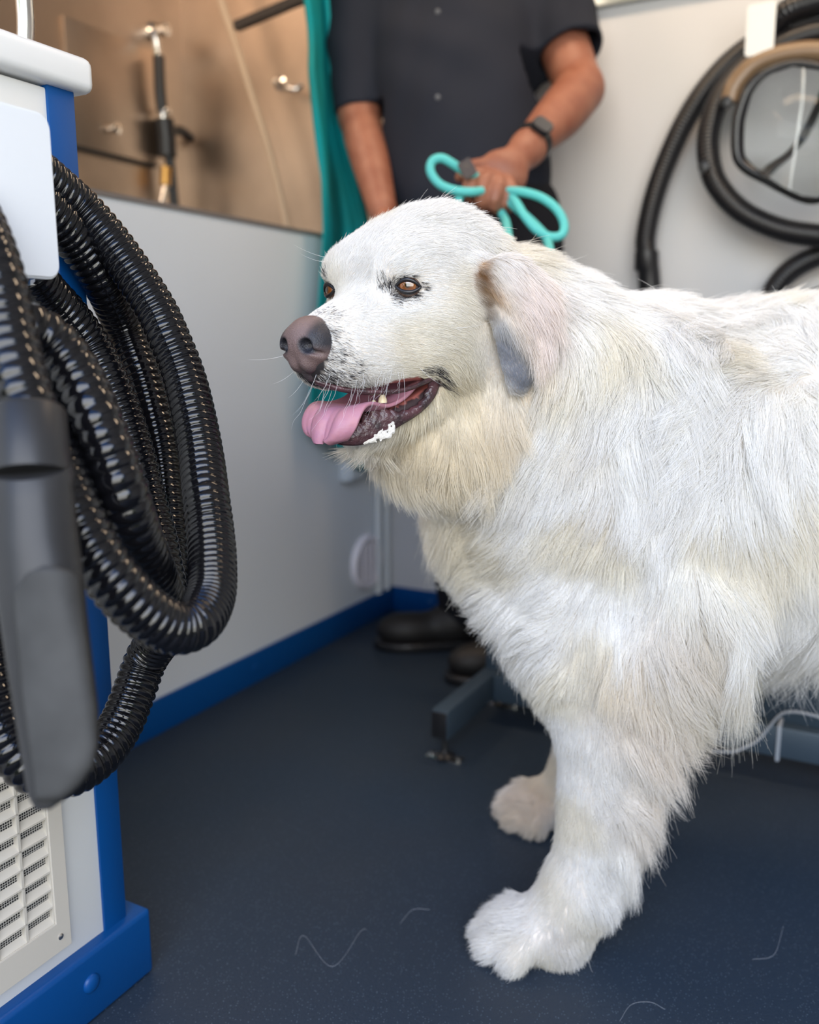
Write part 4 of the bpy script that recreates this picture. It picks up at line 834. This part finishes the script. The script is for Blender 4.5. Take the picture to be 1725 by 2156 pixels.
# trousers
S = Solid((-0.20, 1.66, 0.055), (0.50, 2.24, 1.10), 0.005)
hp_ = D(1000, 440, 1.93)
S.ell(hp_ + Vector((0, 0, -.03)), (.185, .125, .14), None, .04)
S.chain([(hp_ + Vector((-.085, 0, -.06)), .095), (Vector((.08, 1.99, .50)), .072), (Vector((.128, 2.09, .10)), .056)], .03)
S.chain([(hp_ + Vector((.085, 0, -.06)), .098), (Vector((.27, 1.90, .50)), .072), (Vector((.285, 1.87, .10)), .056)], .03)
S.noise(.003, 40, 3)
V, Fq = S.mesh(); np_mesh('trousers', V, Fq, m_pant, per, 'black trousers')
for c, yaw in ((Vector((.055, 2.085, 0)), .10), (Vector((.215, 1.875, 0)), .2)):
    S = Solid(c + Vector((-.19, -.12, -.005)), c + Vector((.19, .12, .16)), 0.004); fx = Vector((-math.cos(yaw), -math.sin(yaw), 0)); sd = Vector((-fx.y, fx.x, 0)); M_ = np.array([[fx[i], sd[i], HU[i]] for i in range(3)])
    S.ell(c + fx * .055 + Vector((0, 0, .045)), (.080, .046, .042), M_, .02); S.ell(c - fx * .05 + Vector((0, 0, .05)), (.075, .040, .050), M_, .03); S.chain([(c - fx * .055 + Vector((0, 0, .06)), .044), (c - fx * .068 + Vector((0, 0, .12)), .042)], .03)
    S.d = np.maximum(S.d, -(np.arange(S.n[2]) * S.h + S.lo[2] - .012)[None, None, :].astype(np.float32))
    V, Fq = S.mesh(); sh = np_mesh('shoe', V, Fq, m_shoe, per, 'black leather shoe')
    S = Solid(c + Vector((-.19, -.12, -.01)), c + Vector((.19, .12, .04)), 0.004)
    S.ell(c + fx * .050 + Vector((0, 0, .012)), (.092, .052, .05), M_, .01); S.ell(c - fx * .05 + Vector((0, 0, .012)), (.085, .044, .05), M_, .03)
    zz = (np.arange(S.n[2]) * S.h + S.lo[2])[None, None, :].astype(np.float32); S.d = np.maximum(np.maximum(S.d, -zz), zz - .022)
    V, Fq = S.mesh(); np_mesh('sole', V, Fq, m_black, sh)
# wrist watch
ax = (hd_l - el_l).normalized(); wc = wr_l.lerp(el_l, .06)
u_ = (CAMP - wc); u_ = (u_ - ax * u_.dot(ax)).normalized(); u_ = (u_ + Vector((0, 0, .35))).normalized(); u_ = (u_ - ax * u_.dot(ax)).normalized(); w_ = ax.cross(u_)
v = []; f = []
for k in range(40):
    a = 2 * math.pi * k / 40
    for rr, hh in ((.0330, -.012), (.0372, -.011), (.0372, .011), (.0330, .012)): v.append(wc + ax * hh + (u_ * math.cos(a) + w_ * math.sin(a)) * rr)
for k in range(40):
    for j in range(4): f.append((k * 4 + j, k * 4 + (j + 1) % 4, ((k + 1) % 40) * 4 + (j + 1) % 4, ((k + 1) % 40) * 4 + j))
band = autosm(pydata('watch_band', v, f, m_black, per, label='black wristwatch band'), 40)
rplate('watch_case', wc + u_ * .035, ax, w_, u_, .044, .038, .010, .011, mat('watch_case_dark', (.03, .032, .036), .25, metal=.6), band)
rplate('watch_screen', wc + u_ * .0452, ax, w_, u_, .039, .033, .001, .009, mat('watch_glass', (.004, .005, .008), .05, coat=1), band)
# leash
m_rope = mat('teal_rope', (0.10, 0.52, 0.50), 0.6, bump=0.6, bscale=500)
leash = empty('leash', D(1050, 400, 1.55)); tag(leash, 'teal rope leash looped through the person\'s fist', 'leash')
def rope(pts, r=.0075, nm='rope', ends=[]):
    Q, s_ = catmull([list(D(*p)) for p in pts] + [list(e) for e in ends], .004); return tube(nm, [Vector(q) for q in Q], r, m_rope, leash, 14)
rope([(1010, 372, 1.565), (985, 366, 1.55), (955, 346, 1.535), (930, 333, 1.53), (910, 340, 1.53), (907, 362, 1.53), (925, 387, 1.53), (955, 400, 1.53), (990, 404, 1.53), (1015, 402, 1.545)])
rope([(975, 403, 1.545), (966, 420, 1.54), (965, 445, 1.53)], ends=[(.06, 1.30, .86), (.09, 1.15, .79), (.12, 1.10, .74)])
rope([(1068, 402, 1.56), (1100, 404, 1.54), (1140, 416, 1.53), (1172, 440, 1.52), (1188, 470, 1.515), (1184, 494, 1.51), (1160, 499, 1.51), (1130, 484, 1.51), (1105, 455, 1.52), (1088, 428, 1.54), (1075, 412, 1.56)])
rope([(1066, 418, 1.565), (1090, 440, 1.55), (1115, 462, 1.54), (1138, 485, 1.53), (1150, 500, 1.52), (1158, 530, 1.44)], ends=[(.19, 1.25, .80), (.19, 1.17, .74), (.18, 1.11, .71)])
rope([(1050, 435, 1.58), (1057, 450, 1.57), (1066, 470, 1.52)], ends=[(.14, 1.28, .84), (.15, 1.17, .77), (.15, 1.11, .73)])
kb = rplate('leather_keeper', D(984, 356, 1.535), Vector((.85, 0, .5)).normalized(), Vector((-.5, 0, .85)), Vector((0, -1, 0)), .024, .030, .007, .003, mat('dark_leather', (.035, .018, .014), .5), leash, 'dark brown leather keeper')
lathe('rivet', D(983, 349, 1.529), (0, -1, 0), [(.003, 0), (.003, .0012), (0, .0018)], mat('brass', (.55, .40, .18), .3, metal=1), kb, 12)
# ================================================================== teal apron hanging beside the person
m_teal = mat('teal_cloth', (0.003, 0.30, 0.34), 0.75, spec=0.2, var_col=(0.012, 0.24, 0.24), vscale=5)
LX = [(-160, 632), (0, 642), (60, 650), (100, 652), (150, 651), (260, 662), (380, 676), (480, 680), (560, 676), (700, 664), (830, 652), (900, 652), (920, 680), (960, 735), (1000, 762)]
RX = [(-160, 680), (0, 694), (150, 704), (300, 732), (460, 775), (700, 800), (900, 800), (1000, 790)]
NR_, NC2 = 90, 36; v = []
for i in range(NR_ + 1):
    y = -160 + 1150 * i / NR_; l = np.interp(y, *zip(*LX)); r__ = np.interp(y, *zip(*RX))
    for j in range(NC2 + 1):
        t = j / NC2; fold = .016 * math.sin(t * 7 + .003 * y) + .004 * math.sin(t * 17 - .004 * y)
        v.append(PA(l + (r__ - l) * t, y, 0.045 + fold))
f = [(i * (NC2 + 1) + j, i * (NC2 + 1) + j + 1, (i + 1) * (NC2 + 1) + j + 1, (i + 1) * (NC2 + 1) + j) for i in range(NR_) for j in range(NC2)]
ap = pydata('apron', v, f, m_teal); tag(ap, 'long teal cloth apron hanging by the left wall beside the person', 'apron'); md = ap.modifiers.new('s', 'SOLIDIFY'); md.thickness = .003
# ================================================================== grooming table
m_tab = mat('table_grey_metal', (0.045, 0.070, 0.10), 0.45, metal=0.2, spec=0.5)
tb = empty('grooming_table', R(.9, -.5, 0)); tag(tb, 'low grey metal grooming table on a tube frame behind the dog', 'table')
def tbox(n, *a, m=m_tab, p=tb, bev=.003, label=None): return boxobj(n, *a, m, p, bev=bev, label=label)
tbox('foot_rail', .508, .540, -.775, -.46, .045, .098); tbox('foot_rail', 1.23, 1.262, -.775, -.30, .045, .098)
tbox('cross_rail', .540, 1.23, -.575, -.545, .045, .098)
tbox('column', .512, .80, -.545, -.50, .06, .50); tbox('column', .97, 1.22, -.545, -.50, .06, .50)
tbox('table_top', .72, 1.26, -.52, -.16, .50, .53, label='dark table top', m=mat('table_top_black', (.02, .02, .022), .6))
for a_, b_ in ((.524, -.777), (1.246, -.777)): boxobj('end_cap', a_ - .014, a_ + .014, b_ - .002, b_ + .004, .048, .095, m_black, tb, bev=.001, label='black end cap')
for a_, b_ in ((.524, -.752), (.524, -.48), (1.246, -.752), (1.246, -.33)):
    ft = lathe('levelling_foot', R(a_, b_, 0), (0, 0, 1), [(.016, 0), (.018, .006), (.007, .012), (.005, .016), (.005, .05)], m_black, tb, 20)
    br = boxobj('floor_bracket', a_ - .034, a_ + .034, b_ - .012, b_ + .012, .0, .003, m_chrome, tb, bev=.001, label='steel floor bracket')
    for dx in (-.026, .026): lathe('bracket_screw', R(a_ + dx, b_, .003), (0, 0, 1), [(.005, 0), (.0045, .003), (0, .004)], m_chrome, br, 12)
m_cable = mat('white_cable', (.36, .40, .46), .5)
cab_pts = [PB(1500, 1582, -.60), PB(1545, 1582, -.60), PB(1572, 1572, -.595), PB(1600, 1555, -.590), PB(1640, 1508, -.590), PB(1665, 1499, -.592), PB(1700, 1503, -.592), PB(1760, 1520, -.592)]
Q, _ = catmull([list(p) for p in cab_pts], .006); tag(tube('power_cable', [Vector(q) for q in Q], .0021, m_cable), 'thin white cable looping round the table cross rail', 'cable')
tie = boxobj('cable_tie', .0, .006, -.580, -.540, .040, .103, m_cable, bev=.001); aT = ab(PB(1641, 1540, -.58))[0]
tie.location = E2 * (aT - .003); tag(tie, 'pale cable tie strapped round the grey table cross rail', 'cable tie')
# ================================================================== things on the back wall
m_hose2 = mat('black_ribbed_hose', (0.010, 0.010, 0.012), 0.28, spec=0.6)
wh = empty('wall_hose', PB(1600, 300, -.08)); tag(wh, 'coiled black ribbed hose hanging on the back wall', 'hose')
def wp_(pts): return [[*PB(x, y, b_), .0075] for x, y, b_ in pts]
R2 = .0235
for pts in ([(1362, 545, -.05), (1360, 500, -.05), (1375, 425, -.05), (1400, 350, -.05), (1438, 265, -.055), (1485, 190, -.06), (1545, 125, -.06), (1620, 75, -.06), (1700, 45, -.06), (1790, 25, -.06), (1880, 30, -.06)],
            [(1880, 90, -.11), (1790, 65, -.11), (1710, 72, -.11), (1640, 98, -.11), (1570, 140, -.11), (1520, 200, -.11), (1496, 265, -.11), (1492, 325, -.11), (1508, 385, -.11), (1555, 440, -.11), (1620, 475, -.11), (1690, 492, -.11), (1780, 495, -.11), (1880, 460, -.11)],
            [(1560, 148, -.06), (1600, 108, -.06), (1650, 30, -.115), (1720, 2, -.115), (1800, -20, -.11), (1880, -25, -.11)],
            [(1790, 520, -.06), (1720, 540, -.06), (1665, 570, -.06), (1630, 610, -.06), (1612, 660, -.06), (1610, 740, -.06)],
            [(1800, 615, -.1), (1740, 625, -.1), (1690, 640, -.1), (1640, 665, -.1)]):
    corr_hose('hose_coil', wp_(pts), R2, .14, m_hose2, wh, seg=20, sub=4)
ef = tube('hose_cuff', [PB(1362, 530, -.05), PB(1362, 565, -.05), PB(1366, 568, -.05), PB(1370, 620, -.05)], [.026, .027, .024, .024], m_black, wh, 24, label='black end cuff')
hk = empty('wall_hook', PB(1602, 62, -.14)); tag(hk, 'white plastic hook plate holding the coiled hose on the back wall', 'hook')
c_ = PB(1602, 63, -.150); hh_ = (PB(1602, 8, -.150) - PB(1602, 118, -.150)).length; ww_ = (PB(1572, 63, -.150) - PB(1632, 63, -.150)).length
rplate('hook_plate', c_, E2, (0, 0, 1), -E1, ww_, hh_, .005, .008, m_white, hk)
ac = ab(c_); boxobj('hook_arm', ac[0] - ww_ / 2 + .004, ac[0] + ww_ / 2 - .004, -.150, -.0, ac[2] - hh_ / 2 + .001, ac[2] - hh_ / 2 + .006, m_white, hk, bev=.001)
# face shield hanging inside the coil
fs = empty('face_shield', PB(1680, 280, -.17)); tag(fs, 'clear visor with black frame and brown band hanging inside the hose coil', 'face shield')
fr_p = [(1566, 222), (1556, 262), (1556, 325), (1574, 352), (1618, 376), (1655, 396), (1690, 412), (1722, 415), (1775, 392), (1815, 330), (1820, 250), (1790, 185), (1735, 150), (1670, 140), (1612, 160), (1580, 190), (1566, 222)]
Q, _ = catmull([list(PB(x, y, -.165)) for x, y in fr_p], .006); tube('shield_frame', [Vector(q) for q in Q], .0175, mat('shield_frame_black', (.012, .012, .014), .25, spec=.6), fs, 14, cap=False, sq=.7)
m_vis = mat('clear_visor', (.95, .97, .97), .03, trans=1.0, ior=1.2)
vv = [PB(x, y, -.168 - .03 * (1 - ((x - 1690) / 130) ** 2)) for x, y in fr_p[:-1]]; c0 = PB(1690, 280, -.205); vi = [c0] + vv
fv = [(0, i + 1, (i + 1) % len(vv) + 1) for i in range(len(vv))]; vo_ = pydata('visor', vi, fv, m_vis, fs, True, 'clear curved visor'); md = vo_.modifiers.new('s', 'SOLIDIFY'); md.thickness = .0015
Q, _ = catmull([list(PB(x, y, -.175)) for x, y in [(1690, 152), (1688, 220), (1678, 300), (1668, 398)]], .006); tube('visor_glint', [Vector(q) for q in Q], .0022, mat('glint_white', (.85, .88, .9), .2), fs, 8)  # white streak is a reflection on the visor, built as a thin tube
Q, _ = catmull([list(PB(x, y, -.14)) for x, y in [(1538, 215), (1550, 180), (1590, 138), (1650, 116), (1725, 110), (1800, 130), (1850, 190)]], .006)
tube('headband', [Vector(q) for q in Q], .020, mat('brown_band', (.20, .13, .075), .3, spec=.6), fs, 18, label='glossy brown headband')  # brown stands for warm reflections painted onto a darker glossy band
Q, _ = catmull([list(PB(x, y, -.12)) for x, y in [(1560, 332), (1620, 330), (1670, 312), (1700, 270), (1722, 215), (1740, 160)]], .006)
tube('strap', [Vector(q) for q in Q], .012, m_black, fs, 12, sq=.4)
for x, y in ((1530, 216), (1483, 352)): lathe('side_knob', PB(x, y, -.155), -E1, [(.010, -.01), (.012, 0), (.010, .012), (0, .014)], m_black, fs, 16)
# ceiling edge light on the back wall
wl = boxobj('wall_lamp', .47, .535, -.06, -.03, 1.475, 1.490, m_white, bev=.002); tag(wl, 'small bright strip lamp at the top of the back wall', 'lamp')
me_ = mat('lamp_glow', (1, 1, 1)); me_.node_tree.nodes['Principled BSDF'].inputs['Emission Color'].default_value = (1, .85, .7, 1); me_.node_tree.nodes['Principled BSDF'].inputs['Emission Strength'].default_value = 12
boxobj('lamp_diffuser', .473, .532, -.058, -.032, 1.4735, 1.476, me_, wl)
# ================================================================== tub alcove fittings
sp = empty('shower_sprayer', PA(345, 300, -.60)); tag(sp, 'black pet sprayer hanging on a chrome riser in the steel tub alcove', 'sprayer')
def tpa(nm, pts, r, m, a_=-.62, sq=1, par=sp, label=None):
    Q, _ = catmull([list(PA(x, y, a_ )) for x, y in pts], .01); return tube(nm, [Vector(q) for q in Q], r, m, par, 14, sq=sq, label=label)
tpa('riser', [(322, 62), (330, 90), (335, 150), (342, 230), (346, 260)], .010, m_chrome)
lathe('wall_flange', PA(322, 68, -.66), E2, [(.026, 0), (.026, .006), (.016, .012), (.016, .05), (0, .052)], m_chrome, sp, 20)
tpa('hose_sleeve', [(334, 118), (337, 190), (342, 235)], .015, m_black)
tpa('valve_body', [(345, 250), (350, 290), (352, 330)], .026, m_black); tpa('valve_lever', [(352, 280), (380, 275), (402, 292)], .013, m_black)
lathe('valve_ring', PA(346, 242, -.62), (0, 0, 1), [(.016, 0), (.019, .004), (.019, .014), (.016, .018)], m_chrome, sp, 20)
tpa('brass_fitting', [(349, 352), (348, 390)], .015, mat('brass_fit', (.60, .33, .10), .3, metal=1)); tpa('supply_hose', [(348, 388), (340, 430), (330, 500)], .009, m_chrome); tpa('black_hose', [(356, 320), (364, 400), (372, 480)], .013, m_black)
bp_ = boxobj('tub_panel', -.660, -.648, -.43, -.13, 1.20, 1.49, m_steel, bev=.002); tag(bp_, 'brushed steel cover panel on the tub side wall', 'panel')
boxobj('panel_shadow_gap', -.659, -.645, -.43, -.14, 1.192, 1.199, m_gap, bp_)
lathe('panel_knob', PA(233, 272, -.648), E2, [(.007, 0), (.007, .014), (.014, .018), (.014, .024), (0, .028)], m_chrome, bp_, 20, label='round chrome knob')
Q, _ = catmull([list(PB(x, y, -.10)) for x, y in [(440, -90), (465, 0), (500, 105), (535, 215), (570, 330), (605, 480), (620, 600)]], .01)
tag(tube('tether_cord', [Vector(q) for q in Q], .0095, mat('beige_rubber', (.50, .38, .27), .5)), 'beige rubber hose hanging diagonally across the steel alcove', 'hose')
hkp = empty('steel_hook', PB(600, 180, -.01)); tag(hkp, 'small chrome hook on the steel wall left of the apron', 'hook')
lathe('hook_base', PB(592, 176, 0), -E1, [(.018, 0), (.018, .006), (.008, .010), (.008, .03), (0, .031)], m_chrome, hkp, 18)
Q, _ = catmull([list(PB(592, 176, -.03)), list(PB(605, 185, -.045)), list(PB(622, 188, -.04)), list(PB(636, 180, -.03))], .004); tube('hook_prong', [Vector(q) for q in Q], .007, m_chrome, hkp, 12)
p0, p1 = PB(497, 56, -.20), PB(720, -38, -.20); tag(tube('support_bar', [p0, p1], .014, m_black, None, 4), 'black flat bar sloping above the steel alcove', 'bar')
# chrome tap on the cabinet top
tp = empty('tap', R(.24, -1.50, .994)); tag(tp, 'chrome tap standing on the blue cabinet top', 'tap')
Q, _ = catmull([list(D(x, y, .98)) for x, y in [(48, 92), (52, 50), (62, 10), (60, -40), (20, -70), (-30, -60)]], .006); 
pz = D(46, 60, 1.0); lathe('tap_base', Vector((D(20, 40, 1.0).x, D(20, 40, 1.0).y, .994)), (0, 0, 1), [(.030, 0), (.030, .006), (.020, .012), (.018, .045), (.022, .05), (0, .055)], m_chrome, tp, 24)
bx, by = D(44, 60, .99).x, D(44, 60, .99).y
Q, _ = catmull([(bx, by, .994), (bx + .002, by, 1.03), (bx + .006, by, 1.08), (bx, by, 1.14), (bx - .05, by + .01, 1.17), (bx - .10, by + .02, 1.14)], .006); tube('spout', [Vector(q) for q in Q], .0095, m_chrome, tp, 16)
# stray hairs on the floor
m_str = mat('stray_hair', (.42, .45, .5), .6)
for i, pts in enumerate([[(622, 2010), (640, 1970), (700, 2035), (760, 1960), (772, 1958)], [(1305, 2150), (1330, 2115), (1370, 2110), (1400, 2125)], [(1585, 2020), (1630, 2010), (1650, 1950)], [(842, 1945), (870, 1915), (905, 1915)]]):
    P3 = []
    for x, y in pts: d = ray(x, y); t_ = (.0006 - CH) / d.z; P3.append(list(CAMP + d * t_))
    Q, _ = catmull(P3, .004); o = tube('stray_hair', [Vector(q) for q in Q], .00011, m_str, None, 5)
    tag(o, ['long curling white dog hair on the floor left of the near paw', 'fine white dog hair on the floor at the bottom edge', 'fine white dog hair on the floor at the far right', 'short white dog hair on the floor below the far paw'][i], 'hair', 'stray dog hairs on the floor')
